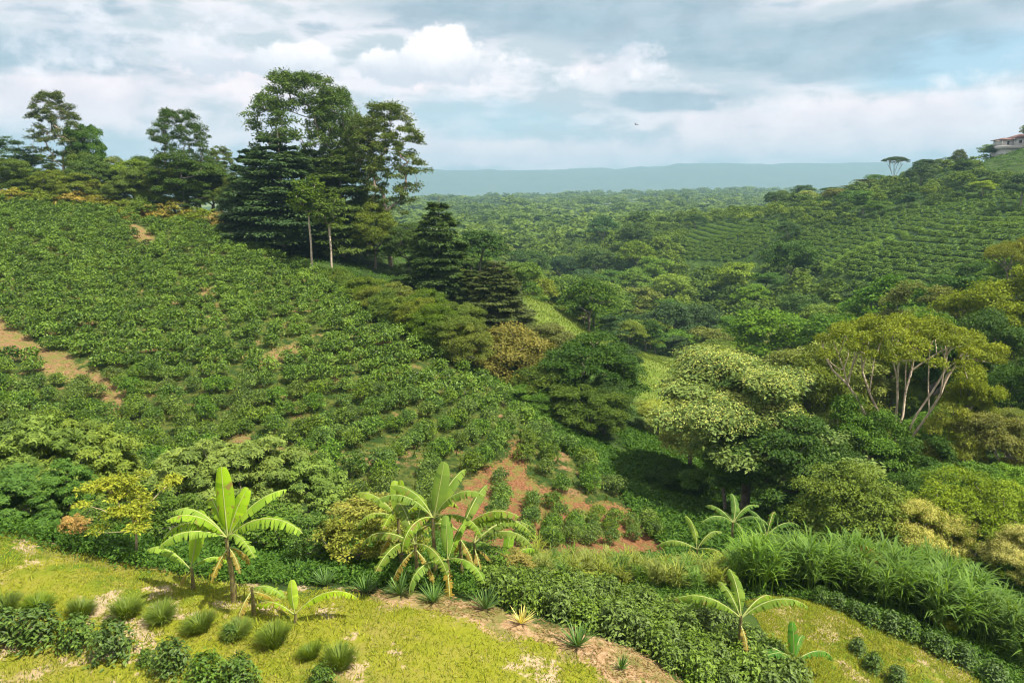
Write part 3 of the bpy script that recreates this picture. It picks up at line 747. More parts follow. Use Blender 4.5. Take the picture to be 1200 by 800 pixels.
# ---- trees on the far slope of the gully and around the stream (near jungle on the right)
NT_ = [  # kind, px, depth, top, width, colour, label, extra
 ('umbrella',1040,66,366,176,(0.108,0.130,0.024),'flat-topped yellow-green umbrella tree on pale bare forking limbs',dict(bark=PALEBARK,i=0)),
 ('clumps',872,60,412,250,GY,'broad tree topped with pale cream blossom beside the grassy spur',dict(bl=(BLOSS,(0.25,0.265,0.15)),i=1,bark=(1.3,1.2,1.1))),
 ('round',905,56,488,150,DG,'dark green rounded tree beneath the cream-blossomed tree',dict(i=0)),
 ('clumps',850,58,520,110,MG,'mid green tree low under the left edge of the cream blossom',dict(i=2)),
 ('clumps',1000,61,452,120,MG,'green tree with slim pale trunk below the umbrella tree',dict(bark=PALEBARK,i=0)),
 ('round',992,47,548,128,(0.080,0.115,0.022),'bright green dome-shaped tree standing behind the tall grass',dict(i=1)),
 ('mound',1082,44,588,118,(0.12,0.135,0.04),'low spreading tree covered in pale straw-cream blossom',dict(bl=(BLOSS_M,(0.34,0.31,0.20)),i=0)),
 ('mound',1140,46,560,150,(0.110,0.150,0.018),'bright yellow-green vine-draped mound tree above the cane',dict(i=1)),
 ('mound',1200,40,618,105,(0.12,0.125,0.05),'straw-coloured blossoming tree at the edge above the cane',dict(bl=(BLOSS_M,(0.36,0.33,0.21)),i=0)),
 ('clumps',1108,58,462,78,(0.125,0.14,0.02),'small yellow-green tree right of the pale forking limbs',dict(i=3)),
 ('clumps',1172,57,476,105,(0.100,0.105,0.036),'tree with yellowish brown crown near the right border',dict(i=1)),
 ('clumps',1130,68,418,70,(0.11,0.135,0.02),'little lime-green tree right behind the umbrella tree crown',dict(i=2)),
 ('round',1190,72,415,90,DG,'dark green rounded tree above the yellowish brown crown',dict(i=2)),
 ('clumps',1162,98,296,140,(0.10,0.125,0.022),'big olive tree high on the near right slope',dict(i=0)),
 ('umbrella',1192,104,276,95,(0.105,0.118,0.022),'golden-topped spreading tree highest on the near right slope',dict(i=1)),
 ('clumps',1082,112,322,120,BR,'brownish pale-crowned tree below the striped coffee slope',dict(i=3)),
 ('clumps',1085,84,348,110,MG,'green tree right behind the umbrella tree',dict(i=1)),
 ('clumps',1150,84,352,120,DG,'dark tree hanging over the umbrella tree from the right',dict(i=2)),
 ('clumps',1040,92,345,90,(0.09,0.125,0.02),'olive green tree peeping above the umbrella tree',dict(i=0)),
 ('clumps',955,78,390,110,OL,'olive tree between the cream blossom and the umbrella tree',dict(i=2)),
 ('round',970,56,520,90,DG,'dark shadowed tree between the dome tree and cream-blossomed tree',dict(i=1)),
 ('clumps',1060,58,500,110,DG,'deep green tree at the foot of the pale forking limbs',dict(i=3)),
 ('round',1120,52,545,120,MG,'green tree behind the yellow-green vine mound',dict(i=0)),
 ('round',1190,50,545,90,BG,'bright green tree left of the right border behind the vine mound',dict(i=2)),
 ('clumps',808,72,458,120,(0.14,0.16,0.05),'pale yellow-green bushy tree at the foot of the grassy spur',dict(i=0)),
 ('clumps',770,88,462,70,(0.17,0.20,0.05),'light green bush tree on the lower grassy spur',dict(i=1)),
 ('round',1045,50,560,80,DG,'dark tree squeezed between the dome tree and the straw-cream tree',dict(i=0)),
 ('round',930,52,585,70,DG,'small dark tree left of the bright dome-shaped tree',dict(i=1)),
 ('round',790,66,540,80,DG,'dark round bush tree on the gully floor',dict(i=2)),
 # ---- gully trees in the middle
 ('round',596,86,384,130,(0.115,0.105,0.035),'brownish green dense tree at the end of the hedgerow',dict(i=1)),
 ('round',690,82,394,130,DG,'dark tree with a leaning pale trunk below the spur',dict(i=0,bark=(2,1.9,1.7))),
 ('round',645,80,425,110,(0.05,0.075,0.022),'dark leafy tree left of the leaning pale trunk',dict(i=0)),
 ('round',708,78,440,72,DG,'dark leafy tree right of the leaning pale trunk',dict(i=1)),
 ('round',688,75,450,100,(0.05,0.08,0.02),'low tree hiding the foot of the leaning pale trunk',dict(i=2)),
 ('round',642,92,378,75,BR,'brownish-topped tree just below the top of the grassy spur',dict(i=3)),
 ('round',722,90,398,58,BD,'small blackish green tree against the sunlit spur',dict(i=2)),
 ('round',620,76,455,80,MG,'mid green tree at the corner of the coffee field',dict(i=0)),
 # ---- conifers and tall trees along the ridge
 ('spire',515,104,228,78,(0.036,0.062,0.030),'dark conical conifer standing alone right of the ridge grove',dict(i=0)),
 ('spire',582,98,302,84,(0.050,0.066,0.028),'shorter dark conifer with tiered branches nearest the grassy spur',dict(i=1)),
 ('spire',552,101,312,50,(0.04,0.06,0.02),'small dark conifer wedged between the two conifers',dict(i=0)),
 ('cypress',332,117,150,128,BD,'wide blackish conifer with layered boughs in the ridge grove',dict(i=0)),
 ('cypress',300,123,166,66,BD,'narrower blackish conifer on the left flank of the ridge grove',dict(i=1)),
 ('cypress',402,118,172,92,(0.045,0.070,0.030),'dark conifer right of the slim white trunks',dict(i=2)),
 ('cypress',372,122,165,80,(0.040,0.066,0.030),'dark conifer behind the slim white trunks',dict(i=1)),
 ('tallbroad',362,127,82,122,(0.048,0.078,0.036),'tallest broad-crowned tree rising from the ridge grove',dict(i=0)),
 ('tallbroad',400,130,100,66,(0.050,0.085,0.032),'tall leafy tree tucked against the tallest broad crown',dict(i=1)),
 ('euca',458,121,118,92,(0.060,0.082,0.040),'tall open eucalyptus with see-through crown right of the grove',dict(i=0,bark=(1.7,1.6,1.5))),
 ('euca',430,124,132,60,(0.050,0.075,0.026),'slimmer eucalyptus between the grove and the see-through eucalyptus',dict(i=1,bark=(1.7,1.6,1.5))),
 ('round',478,116,262,70,(0.04,0.07,0.025),'small rounded tree beneath the see-through eucalyptus',dict(i=0)),
 ('round',440,116,240,60,OL,'yellowish small tree at the foot of the slimmer eucalyptus',dict(i=1)),
 ('slender',366,107,205,36,(0.05,0.08,0.02),'slim straight white-trunked tree at the top edge of the coffee',dict(bark=(2.6,2.5,2.3),base=(366,318))),
 ('slender',391,106,225,36,(0.05,0.08,0.02),'slim slightly tilted white-trunked tree beside the straight one',dict(bark=(2.4,2.3,2.1),base=(389,322))),
 ('euca',78,140,106,58,(0.055,0.075,0.035),'thin pale-trunked eucalyptus with tufted top on the left skyline',dict(i=0,bark=(2.2,2.0,1.9))),
 ('round',108,142,142,48,(0.04,0.085,0.02),'green bushy tree touching the tufted eucalyptus',dict(i=2)),
 ('euca',12,140,158,70,BD,'dark open tree at the left border of the skyline',dict(i=1)),
 ('euca',48,146,180,50,(0.05,0.09,0.03),'lower feathery tree left of the tufted eucalyptus',dict(i=0)),
 ('tallbroad',220,131,126,66,(0.034,0.062,0.026),'tall tree with ragged crown midway along the left skyline',dict(i=1)),
 ('clumps',222,127,170,98,(0.038,0.068,0.022),'wide dark tree below the ragged tall crown',dict(i=0)),
 ('euca',262,140,170,46,(0.06,0.085,0.045),'thin greyish see-through tree between ragged tree and grove',dict(i=1,bark=(1.8,1.7,1.6))),
 ('clumps',160,134,182,80,(0.085,0.125,0.028),'light green spreading tree left of the wide dark tree',dict(i=2)),
 ('clumps',128,128,208,82,(0.105,0.115,0.03),'olive bushy tree on the crest below the tufted eucalyptus',dict(i=3)),
 ('clumps',190,124,222,80,(0.06,0.095,0.022),'green bushy tree on the crest below the wide dark tree',dict(i=1)),
 ('clumps',30,132,200,80,BD,'dark bushy tree on the crest at the left border',dict(i=2)),
 ('clumps',75,150,192,60,(0.04,0.075,0.03),'bluish green tree behind the tufted eucalyptus trunk',dict(i=0)),
 ('clumps',250,133,205,50,(0.055,0.085,0.03),'small green tree at the left foot of the ridge grove',dict(i=1)),
]
for k, px, d, top, w, c, lab, kw in NT_:
    tree(k, px, d, top, w, c, lab, group=None, zlim=(0.8 if k in ('round', 'clumps') else 0.5, 3.0), **kw)

# trees and scrub that close the left skyline
for i, (px, d, top, w) in enumerate([(5,128,196,60),(40,134,206,50),(62,130,212,46),(96,134,186,50),(112,132,196,56),(140,138,190,50),(168,130,206,56),(186,140,190,46),(205,129,206,60),(238,131,196,52),(252,137,186,44),(270,129,214,48),(150,128,220,50),(232,126,224,46),(90,127,216,56),(22,127,218,50),(280,126,226,44)]):
    tree(['round', 'clumps'][i % 2], px, d, top - 13, w * 1.1, [(0.06,0.09,0.03),(0.045,0.078,0.03),(0.085,0.11,0.03)][i % 3],
         'bushy tree in the closed belt along the left skyline', group='belt of bushy trees on the left skyline', zlim=(0.75,1.5))

# hedgerow along the upper edge of the coffee field
HED = [(372,320,312,34),(388,332,318,40),(404,344,324,44),(420,355,330,46),(438,367,335,50),(456,379,340,50),(474,389,345,52),(492,398,350,54),(510,408,358,56),(528,418,366,56),(546,430,376,58),
       (396,333,314,40),(430,354,322,46),(466,376,332,50),(500,394,340,54),(535,412,352,58)]
for i, (px, py, top, w) in enumerate(HED):
    tree('round', px, 90, top, w * 1.2, [(0.065,0.095,0.02),(0.085,0.105,0.024),(0.055,0.09,0.018)][i % 3],
         'green tree in the hedgerow along the upper edge of the coffee field', group='trees of the hedgerow above the coffee field', zlim=(0.95,1.8), base=(px, py - 3))

# brush on the crest of the coffee hill
for i, (px, d, top, w) in enumerate([(15,123,220,44),(52,124,221,46),(88,124,224,48),(120,125,226,44),(150,123,234,46),(180,122,238,48),(210,124,234,52),(238,121,242,44),(262,120,248,44),(282,118,258,40),(200,117,254,34),(150,119,246,34)]):
    tree('shrub', px, d, top, w, [(0.15,0.14,0.045),(0.10,0.13,0.03),(0.19,0.15,0.07)][i % 3],
         'dry yellowish shrub on the crest where the coffee rows end', 'shrub', 'shrubs along the crest of the coffee hill', zlim=(0.75,1.3))

# bushes on the bank below the lawn (left)
for k, px, d, top, w, c, lab, kw in [
 ('star',38,37,498,135,(0.085,0.125,0.040),'big bush of star-shaped leaves at the left border below the lawn',dict(i=0)),
 ('star',108,40,494,120,(0.095,0.130,0.036),'bush of star-shaped leaves with drooping yellowish top',dict(i=1)),
 ('star',20,32,552,95,(0.05,0.10,0.035),'deep green star-leaved bush nearest the left border',dict(i=2)),
 ('star',80,33,545,80,(0.05,0.10,0.03),'deep green star-leaved bush above the spiky round clump',dict(i=0)),
 ('small',156,27.5,546,98,(0.150,0.165,0.034),'airy yellow-leaved small tree on pale thin stems beside the lawn',dict(i=0,base=(160,655),bark=(1.9,1.7,1.3))),
 ('star',240,37,518,130,(0.105,0.140,0.065),'greyish green star-leaved bush behind the tall banana',dict(i=1)),
 ('star',310,38,514,120,(0.100,0.135,0.060),'greyish green star-leaved bush right of the tall banana',dict(i=2)),
 ('star',362,38,540,100,(0.095,0.140,0.055),'greyish green star-leaved bush left of the yellowish feathery shrub',dict(i=0)),
 ('shrub',205,30,580,80,(0.05,0.085,0.025),'dark green shrub behind the paired upright banana leaf',dict(i=1)),
 ('shrub',310,31,590,90,(0.05,0.09,0.028),'dark green shrub in the shade behind the tall banana stem',dict(i=0)),
 ('shrub',120,29,590,70,(0.06,0.10,0.025),'dark shrub behind the airy yellow-leaved tree',dict(i=0)),
 ('small',420,28.5,570,112,(0.145,0.145,0.050),'yellowish feathery shrub left of the banana clump',dict(i=1,bark=(1.6,1.5,1.2))),
 ('shrub',418,27,600,85,(0.13,0.14,0.04),'straw-green low shrub in front of the yellowish feathery one',dict(i=1)),
 ('shrub',468,28.5,610,70,(0.12,0.135,0.04),'pale yellow-green shrub under the leaves of the banana clump',dict(i=0)),
 ('shrub',370,28,602,60,(0.055,0.10,0.03),'dark green shrub behind the sword-leaved plants',dict(i=1)),
 ('shrub',560,28,640,70,(0.07,0.12,0.03),'green shrub right of the banana clump stems',dict(i=0)),
 ('shrub',600,28.5,650,60,(0.14,0.12,0.06),'dry tan shrub right of the small banana in the clump',dict(i=1)),
 ('shrub',88,26.3,604,34,(0.26,0.17,0.11),'tan dried-up seed-headed shrub beside the spiky round clump',dict(i=1)),
 ('shrub',690,29,676,52,(0.13,0.15,0.035),'yellow-green shrub at the left end of the tall grass',dict(i=0)),
 ('shrub',1107,29.5,722,32,(0.14,0.17,0.035),'yellow-green shrub at the lower edge of the tall cane',dict(i=1)),
 ('shrub',1010,32,640,36,(0.19,0.15,0.08),'small tan bush poking above the tall grass',dict(i=0)),
 ]:
    tree(k, px, d, top, w, c, lab, 'bush' if k != 'small' else 'small tree', zlim=(0.3,2.5), **kw)

# ------------------------------------------------------------------ forest of the main valley and the right hillside
r = np.random.default_rng(77)
VIEWS = [(np.array([(612,343),(690,384),(735,398),(742,430),(700,415),(640,385)]), 128), (np.array([(738,430),(765,416),(805,430),(838,465),(850,535),(800,505),(750,480)]), 96),
         (np.array([(930,290),(1040,248),(1205,222),(1205,282),(1150,296),(1080,324),(960,316)]), 215), (np.array([(800,302),(800,262),(905,258),(905,285)]), 300), (np.array([(1150,140),(1215,140),(1215,180),(1150,180)]), 324)]
def in_the_way(x, y, z, rad, hh):
    P = np.array([(x + dx * rad, y, z + hh * f) for dx, f in ((0, 1.0), (0, 0.8), (-.7, .85), (.7, .85), (-1, .6), (1, .6), (0, .5), (0, .25))])
    qx, qy, d_ = project(P)
    return any(d_[0] < lim and inside(pp, qx, qy).any() for pp, lim in VIEWS)
hand = np.array([o.location[:2] for o in bpy.data.objects if o.type == 'EMPTY' and o.get('category') == 'tree'])
cand = []
N_ = 60000
D = 62 * (440 / 62) ** (r.random(N_) ** 0.8); PX = 520 + 760 * r.random(N_)
X = (PX - 600) / F * D; Y = D * 0.99
bad = ((PX < 640) & (D < 140)) | ((PX < 770) & (D < 122))
for k in ('coffee', 'spur', 'field', 'field2', 'lawn2', 'red'): bad |= inside(PL[k], X, Y)
X, Y, D, PX = X[~bad], Y[~bad], D[~bad], PX[~bad]
Z = hgt(X, Y)
def visible(P, steps=60):
    f = np.linspace(0.04, 0.985, steps)
    vis = np.ones(len(P), bool)
    for t in f:
        q = np.array([0, 0, CAMZ]) + (P - [0, 0, CAMZ]) * t
        vis &= q[:, 2] > hgt(q[:, 0], q[:, 1])
    return vis
tops = np.stack([X, Y, Z + 11], 1)
ppx, ppy, pd = project(tops)
ok = (ppx > -20) & (ppx < 1225) & (ppy < 700)
X, Y, Z, D, ppy = X[ok], Y[ok], Z[ok], D[ok], ppy[ok]
grid = {}
sel = []
for i in range(len(X)):
    rad = (3.2 + 4.6 * r.random() ** 2) * (1.0 if D[i] < 240 else 1.1)
    if len(hand) and np.min(np.hypot(hand[:, 0] - X[i], hand[:, 1] - Y[i])) < rad * 0.75: continue
    if in_the_way(X[i], Y[i], Z[i], rad * 1.15, rad * 2.3): continue
    gx_, gy_ = int(X[i] // 8), int(Y[i] // 8); clash = False
    for a in (-1, 0, 1):
        for b_ in (-1, 0, 1):
            for (j, rj) in grid.get((gx_ + a, gy_ + b_), ()):
                if math.hypot(X[i] - X[j], Y[i] - Y[j]) < 0.80 * (rad + rj): clash = True
        if clash: break
    if clash: continue
    grid.setdefault((gx_, gy_), []).append((i, rad)); sel.append((i, rad))
idx = np.array([i for i, _ in sel]); rads = np.array([q for _, q in sel])
vis = visible(np.stack([X[idx], Y[idx], Z[idx] + 9], 1))
idx, rads = idx[vis], rads[vis]
order = np.argsort(D[idx] / rads)
idx, rads = idx[order], rads[order]
n_have = len(hand) + len(HED)
N_IND = 205
PALET = [(DG, 'dark green'), (MG, 'leaf-green'), (BD, 'bluish dark green'), ((0.07,0.115,0.025), 'grassy green'), (OL, 'olive green'), ((0.115,0.155,0.028), 'yellow-green'), (BR, 'brownish'), ((0.145,0.160,0.085), 'pale straw-coloured')]
PW = np.array([0.20, 0.24, 0.13, 0.18, 0.11, 0.07, 0.05, 0.02]); PW /= PW.sum()
def zone(x, y, z):
    qx, qy, d_ = project(np.array([x, y, z + 8]))
    if d_ < 100: return 'in the jungle that fills the gully below the spur' if qx < 860 else 'in the jungle on the slope behind the umbrella tree'
    if qx < 640: return 'in the valley beyond the dark conifers of the ridge'
    if qx < 830: return 'in the valley forest right behind the grassy spur' if d_ < 190 else 'in the valley forest well beyond the grassy spur'
    if qx < 980: return 'in the forest between spur and striped coffee slope' if d_ < 230 else 'near the hilltop left of the striped coffee slope'
    return 'just below the striped coffee slope' if d_ < 200 else 'above the striped coffee slope on the right hill'
SZ = lambda q: 'broad' if q > 5 else 'middling' if q > 4.1 else 'small'
far_trees = []
for n, (i, rad) in enumerate(zip(idx, rads)):
    ci = int(r.choice(len(PALET), p=PW)); c, cn = PALET[ci]
    c = tuple(np.array(c) * (0.85 + 0.4 * r.random()) * np.array([0.9 + 0.25 * r.random(), 1, 1]))
    rad *= 0.72 if (D[i] > 225 and X[i] > 80) else 1.0
    hgt_ = rad * (1.65 + 0.6 * r.random()) * (0.8 if (D[i] > 225 and X[i] > 80) else 1.0)
    if n < N_IND:
        fam = PR['mid'] if D[i] > 110 else PR[['round', 'clumps', 'clumps', 'umbrella'][int(r.integers(4))]]
        p = fam[int(r.integers(len(fam)))]
        s = rad * 1.12 / p['R']; sz = hgt_ * 1.05 / p['H']
        zn = zone(X[i], Y[i], Z[i])
        plant(p, (X[i], Y[i], Z[i] - 0.3), s, sz, c, f'{SZ(rad)} {cn} tree {zn}', 'tree', f'forest trees {zn}', bark=(1.5,1.45,1.4) if r.random() < 0.25 else (0.9,0.9,0.9))
    else:
        far_trees.append((X[i], Y[i], Z[i], rad * 1.1, hgt_, ci))
print('forest individuals', min(N_IND, len(idx)), 'rest', len(far_trees))

# the rest of the wood, out to the horizon: one mass
def low(seed, n, pr, nl, L, sh):
    mb, cb, H, Rr = broad(seed, 10, 5, 0.25, n, pr, 0.55, nl, L, 0.6, sh, wu=0.8)
    return cb.arrays()
LOD = [low(60 + k, 16, 2.1, 34, 1.25, sh) for k, sh in enumerate(('clumps', 'umbrella', 'round', 'clumps'))]
LOD2 = [low(70 + k, 9, 2.6, 16, 2.2, sh) for k, sh in enumerate(('clumps', 'umbrella', 'round'))]
# beyond
n3 = 26000
D3 = 440 * (2600 / 440) ** r.random(n3); P3 = 420 + 700 * r.random(n3)
X3 = (P3 - 600) / F * D3; Y3 = D3 * 0.985; Z3 = hgt(X3, Y3)
cover = fbm(X3 / 90, Y3 / 90, 41); keep = (cover > 0.46)
X3, Y3, Z3, D3 = X3[keep], Y3[keep], Z3[keep], D3[keep]
g2 = set(); k3 = []
for i in range(len(X3)):
    cs = 10.5 + D3[i] / 110
    key = (int(math.log(D3[i]) * 12), int(X3[i] // cs), int(Y3[i] // cs))
    if key in g2: continue
    g2.add(key); k3.append(i)
k3 = np.array(k3); v3 = visible(np.stack([X3[k3], Y3[k3], Z3[k3] + 12], 1), 40); k3 = k3[v3][:3400]
for i in k3: far_trees.append((X3[i], Y3[i], Z3[i], (5 + 9 * r.random() ** 1.5) * (1 + D3[i] / 3000), (8 + 10 * r.random()) * (1 + D3[i] / 6000), int(r.choice(len(PALET), p=PW))))
fb = MB(); FTINT = [0.30, 0.5, 0.15, 0.6, 0.7, 0.85, 0.75, 1.0]
for (x, y, z, rad, hh, ci) in far_trees:
    V, Q, T = (LOD if y < 520 else LOD2)[int(r.integers(3))]
    a = r.random() * 6.283; ca, sa = math.cos(a), math.sin(a)
    s = rad / 5; sz = hh / 10
    V2 = np.stack([(V[:, 0] * ca - V[:, 1] * sa) * s + x, (V[:, 0] * sa + V[:, 1] * ca) * s + y, V[:, 2] * sz + z - 0.5], 1)
    fb.add(V2, Q, np.clip(T * 0.4 + FTINT[ci] * 0.9 - 0.12, -0.1, 1.35))
print('far trees', len(far_trees), 'faces', sum(len(q) for q in fb.Q))
tag(obj('forest', fb.mesh('forest', M_LEAF), None, (0.062,0.094,0.030)), kind='stuff')

# skyline trees of the right hill
for k, px, d, top, w, c, lab, kw in [
 ('umbrella',1046,345,183,28,(0.03,0.055,0.03),'flat-topped lone tree sticking up from the right hill skyline',dict(i=0)),
 ('mid',1081,340,186,24,BD,'round dark tree on the skyline right of the flat-topped one',dict(i=2)),
 ('mid',1012,345,208,50,(0.06,0.075,0.035),'large olive tree hump on the right hill below the skyline',dict(i=3)),
 ('mid',975,360,218,36,DG,'dark tree on the hilltop left of the olive hump',dict(i=0)),
 ('mid',940,385,216,26,BD,'rounded dark tree on the lower skyline above the small green field',dict(i=2)),
 ('mid',915,395,222,22,(0.06,0.08,0.035),'small greyish skyline tree left of the rounded dark one',dict(i=1)),
 ('mid',902,400,224,16,BD,'tiny dark skyline tree at the end of the hilltop row',dict(i=2)),
 ('mid',1060,342,205,30,DG,'dark bushy tree under the flat-topped skyline tree',dict(i=3)),
 ('mid',1098,336,186,20,(0.06,0.08,0.04),'thin greyish tree on the skyline below the house',dict(i=4)),
 ('mid',1122,332,174,16,(0.06,0.075,0.04),'small flat tree on the steep skyline near the house',dict(i=1)),
 ('mid',1195,225,200,44,BD,'dark blue-green tree at the right border above striped rows',dict(i=0)),
 ('mid',1160,330,170,12,DG,'little dark tree just left of the white house',dict(i=2)),
 ]:
    tree(k, px, d, top, w, c, lab, group=None, zlim=(0.3,2.2), **kw)
# ------------------------------------------------------------------ coffee
r = np.random.default_rng(99)
def heap(s, n, nl, L):
    return broad(s, 1.75, 1.0, 0.0, n, 0.42, 0.8, nl, L, 0.45, 'round', 0.03, 0.006, 0.2, wu=0.5, wo=0.8, wr=0.45, shell=0.55, fold=0.2, tvar=0.24)[1]
CMESH = [heap(s, 26, 44, 0.19).mesh('coffee_bush', M_GLOSS) for s in (1, 2, 3, 4, 5)]
CLOW = [broad(s, 1.75, 1.0, 0.0, 20, 0.46, 0.8, 22, 0.28, 0.5, 'round', 0.03, 0.006, 0.2, wu=0.5, wo=0.8, wr=0.45, shell=0.6, tvar=0.24)[1].arrays() for s in (11, 12, 13, 14)]
lo, hi = PL['coffee'].min(0), PL['coffee'].max(0)
Nc = 42000
X = lo[0] + (hi[0] - lo[0]) * r.random(Nc); Y = lo[1] + (hi[1] - lo[1]) * r.random(Nc)
m = inside(PL['coffee'], X, Y); X, Y = X[m], Y[m]
# snap every plant to the nearest contour row
def slope(x, y, e=1.5):
    gx = (hgt(x + e, y) - hgt(x - e, y)) / (2 * e); gy = (hgt(x, y + e) - hgt(x, y - e)) / (2 * e); return gx, gy
def smooth_h(x, y):
    return (hgt(x + 4, y) + hgt(x - 4, y) + hgt(x, y + 4) + hgt(x, y - 4)) / 4
X2, Y2 = X.copy(), Y.copy(); DZ = 0.54
lev = None
for _ in range(3):
    z = smooth_h(X2, Y2)
    if lev is None: lev = np.round(z / DZ) * DZ
    e = 2.0
    gx = (smooth_h(X2 + e, Y2) - smooth_h(X2 - e, Y2)) / (2 * e); gy = (smooth_h(X2, Y2 + e) - smooth_h(X2, Y2 - e)) / (2 * e)
    g2_ = np.maximum(gx * gx + gy * gy, 0.02); k_ = np.clip((lev - z) / g2_, -6, 6)
    X2 += gx * k_; Y2 += gy * k_
m = inside(PL['coffee'], X2, Y2)
for k in ('path', 'bare1', 'bare2', 'bare3', 'bare4'): m &= ~ragged(PL[k], X2, Y2, 1.4, 3.0, 3)
red = inside(PL['red'], X2, Y2)
m &= ~red
for k in ('path', 'bare1', 'bare2', 'bare3', 'bare4'): m &= ~ragged(PL[k], X, Y, 1.4, 3.0, 3)
m &= ~inside(PL['red'], X, Y)
X2, Y2, lev, X, Y = X2[m], Y2[m], lev[m], X[m], Y[m]
hg = {}; sel = []
thin = fbm(X2 / 9, Y2 / 9, 17)
for i in range(len(X2)):
    a, b = int(X2[i] // 2), int(Y2[i] // 2); bad = False
    for p_ in (-1, 0, 1):
        for q_ in (-1, 0, 1):
            for j in hg.get((a + p_, b + q_), ()):
                dd = math.hypot(X2[i] - X2[j], Y2[i] - Y2[j])
                if dd < 1.22 or (lev[i] != lev[j] and dd < 2.0): bad = True
    if bad: continue
    hg.setdefault((a, b), []).append(i); sel.append(i)
for i in np.arange(len(X2)):     # fill what the rows leave open
    x_, y_ = X[i], Y[i]
    if thin[i] < 0.24: continue
    a, b = int(x_ // 2), int(y_ // 2)
    if any(math.hypot(x_ - X2[j], y_ - Y2[j]) < 1.98 for p_ in (-1, 0, 1) for q_ in (-1, 0, 1) for j in hg.get((a + p_, b + q_), ())): continue
    X2[i], Y2[i] = x_, y_; hg.setdefault((a, b), []).append(i); sel.append(i)
sel = np.array(sel)
cx, cy_, cz = X2[sel], Y2[sel], hgt(X2[sel], Y2[sel])
jx = r.normal(size=len(sel)) * 0.14; cx = cx + jx
px_, py_, pd_ = project(np.stack([cx, cy_, cz + 1], 1))
inv = (px_ > -40) & (px_ < 1230) & (py_ < 640)
cx, cy_, cz, px_, py_, pd_ = [a[inv] for a in (cx, cy_, cz, px_, py_, pd_)]
# plants on the bare red soil, in straight lines down the slope
redpts = []
for i, (bx, by, tx, ty) in enumerate([(572,640,592,560),(612,640,625,585),(645,645,652,590),(668,640,680,596),(692,640,700,600),(716,640,722,606),(745,636,742,608),(762,630,760,612)]):
    A_, B_ = ground(bx, by), ground(tx, ty); L_ = np.linalg.norm(B_ - A_); n = max(2, int(L_ / 1.15))
    for k in range(n):
        q = A_ + (B_ - A_) * (k + 0.5 * r.random()) / n
        if r.random() < 0.85: redpts.append((q[0] + r.normal() * 0.2, q[1], h1(q[0], q[1])))
CG = (0.050,0.092,0.017)
def bush(loc, s, label, group, c=CG, me=None, name='coffee_bush', cat='coffee bush', sz=None):
    o = obj(name, me or CMESH[int(r.integers(5))], None, tuple(np.array(c) * (0.85 + 0.35 * r.random()) * np.array([0.9 + 0.3 * r.random(), 1, 1])))
    o.location = loc; o.rotation_euler = (0, 0, r.random() * 6.283); o.scale = (s, s, sz or s * (0.9 + 0.25 * r.random()))
    return tag(o, label, cat, group)
for q in redpts: bush(q, 0.62 + 0.2 * r.random(), 'young coffee bush planted on the bare red soil at the foot of the hill', 'coffee bushes on the red soil')
order = np.argsort(pd_)
N_CB = 225
cm = MB()
for n, i in enumerate(order):
    s = 0.80 + 0.28 * r.random()
    if n < N_CB:
        if px_[i] < 150: lab = 'glossy coffee bush in the dense rows left of the bare soil path'
        elif px_[i] < 420: lab = 'glossy coffee bush low on the hillside behind the star-leaved bushes'
        else: lab = 'glossy coffee bush on the lower hillside between banana clump and gully'
        bush((cx[i], cy_[i], cz[i] - 0.08), s, lab, 'coffee bushes in rows on the left hillside')
    else:
        V, Q, T = CLOW[int(r.integers(4))]
        a = r.random() * 6.283; ca, sa = math.cos(a), math.sin(a)
        V2 = np.stack([(V[:, 0] * ca - V[:, 1] * sa) * s + cx[i], (V[:, 0] * sa + V[:, 1] * ca) * s + cy_[i], V[:, 2] * s + cz[i] - 0.08], 1)
        cm.add(V2, Q, np.clip(T + r.normal() * 0.12, 0, 1))
print('coffee', len(order), 'red', len(redpts), 'stuff faces', sum(len(q) for q in cm.Q))
tag(obj('coffee_rows', cm.mesh('coffee_rows', M_GLOSS), None, CG), kind='stuff')

# striped coffee slope on the right hill
fm = MB(); tot = 0
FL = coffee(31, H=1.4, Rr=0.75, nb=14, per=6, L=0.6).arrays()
for key, dz, n in (('field', 1.3, 150000), ('field2', 1.3, 60000)):
    lo, hi = PL[key].min(0), PL[key].max(0)
    X = lo[0] + (hi[0] - lo[0]) * r.random(n); Y = lo[1] + (hi[1] - lo[1]) * r.random(n)
    m = ragged(PL[key], X, Y, 6, 20, 13); X, Y = X[m], Y[m]
    lev = None
    for _ in range(3):
        z = smooth_h(X, Y)
        if lev is None: lev = np.round(z / dz) * dz
        gx, gy = slope(X, Y, 4); g2_ = np.maximum(gx * gx + gy * gy, 0.02); k_ = np.clip((lev - z) / g2_, -8, 8); X = X + gx * k_; Y = Y + gy * k_
    hg = set(); Z = hgt(X, Y)
    for i in range(len(X)):
        kk = (round(lev[i] / dz), int(X[i] // 1.2), int(Y[i] // 2.4))
        if kk in hg: continue
        hg.add(kk); a = r.random() * 6.283; ca, sa = math.cos(a), math.sin(a); V, Q, T = FL; s = 0.85 + 0.3 * r.random()
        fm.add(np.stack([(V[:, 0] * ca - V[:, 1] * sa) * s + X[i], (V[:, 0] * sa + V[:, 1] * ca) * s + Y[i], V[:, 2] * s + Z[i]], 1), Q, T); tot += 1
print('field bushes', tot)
tag(obj('striped_plantation', fm.mesh('striped_plantation', M_LEAF), None, (0.085,0.14,0.034)), kind='stuff')

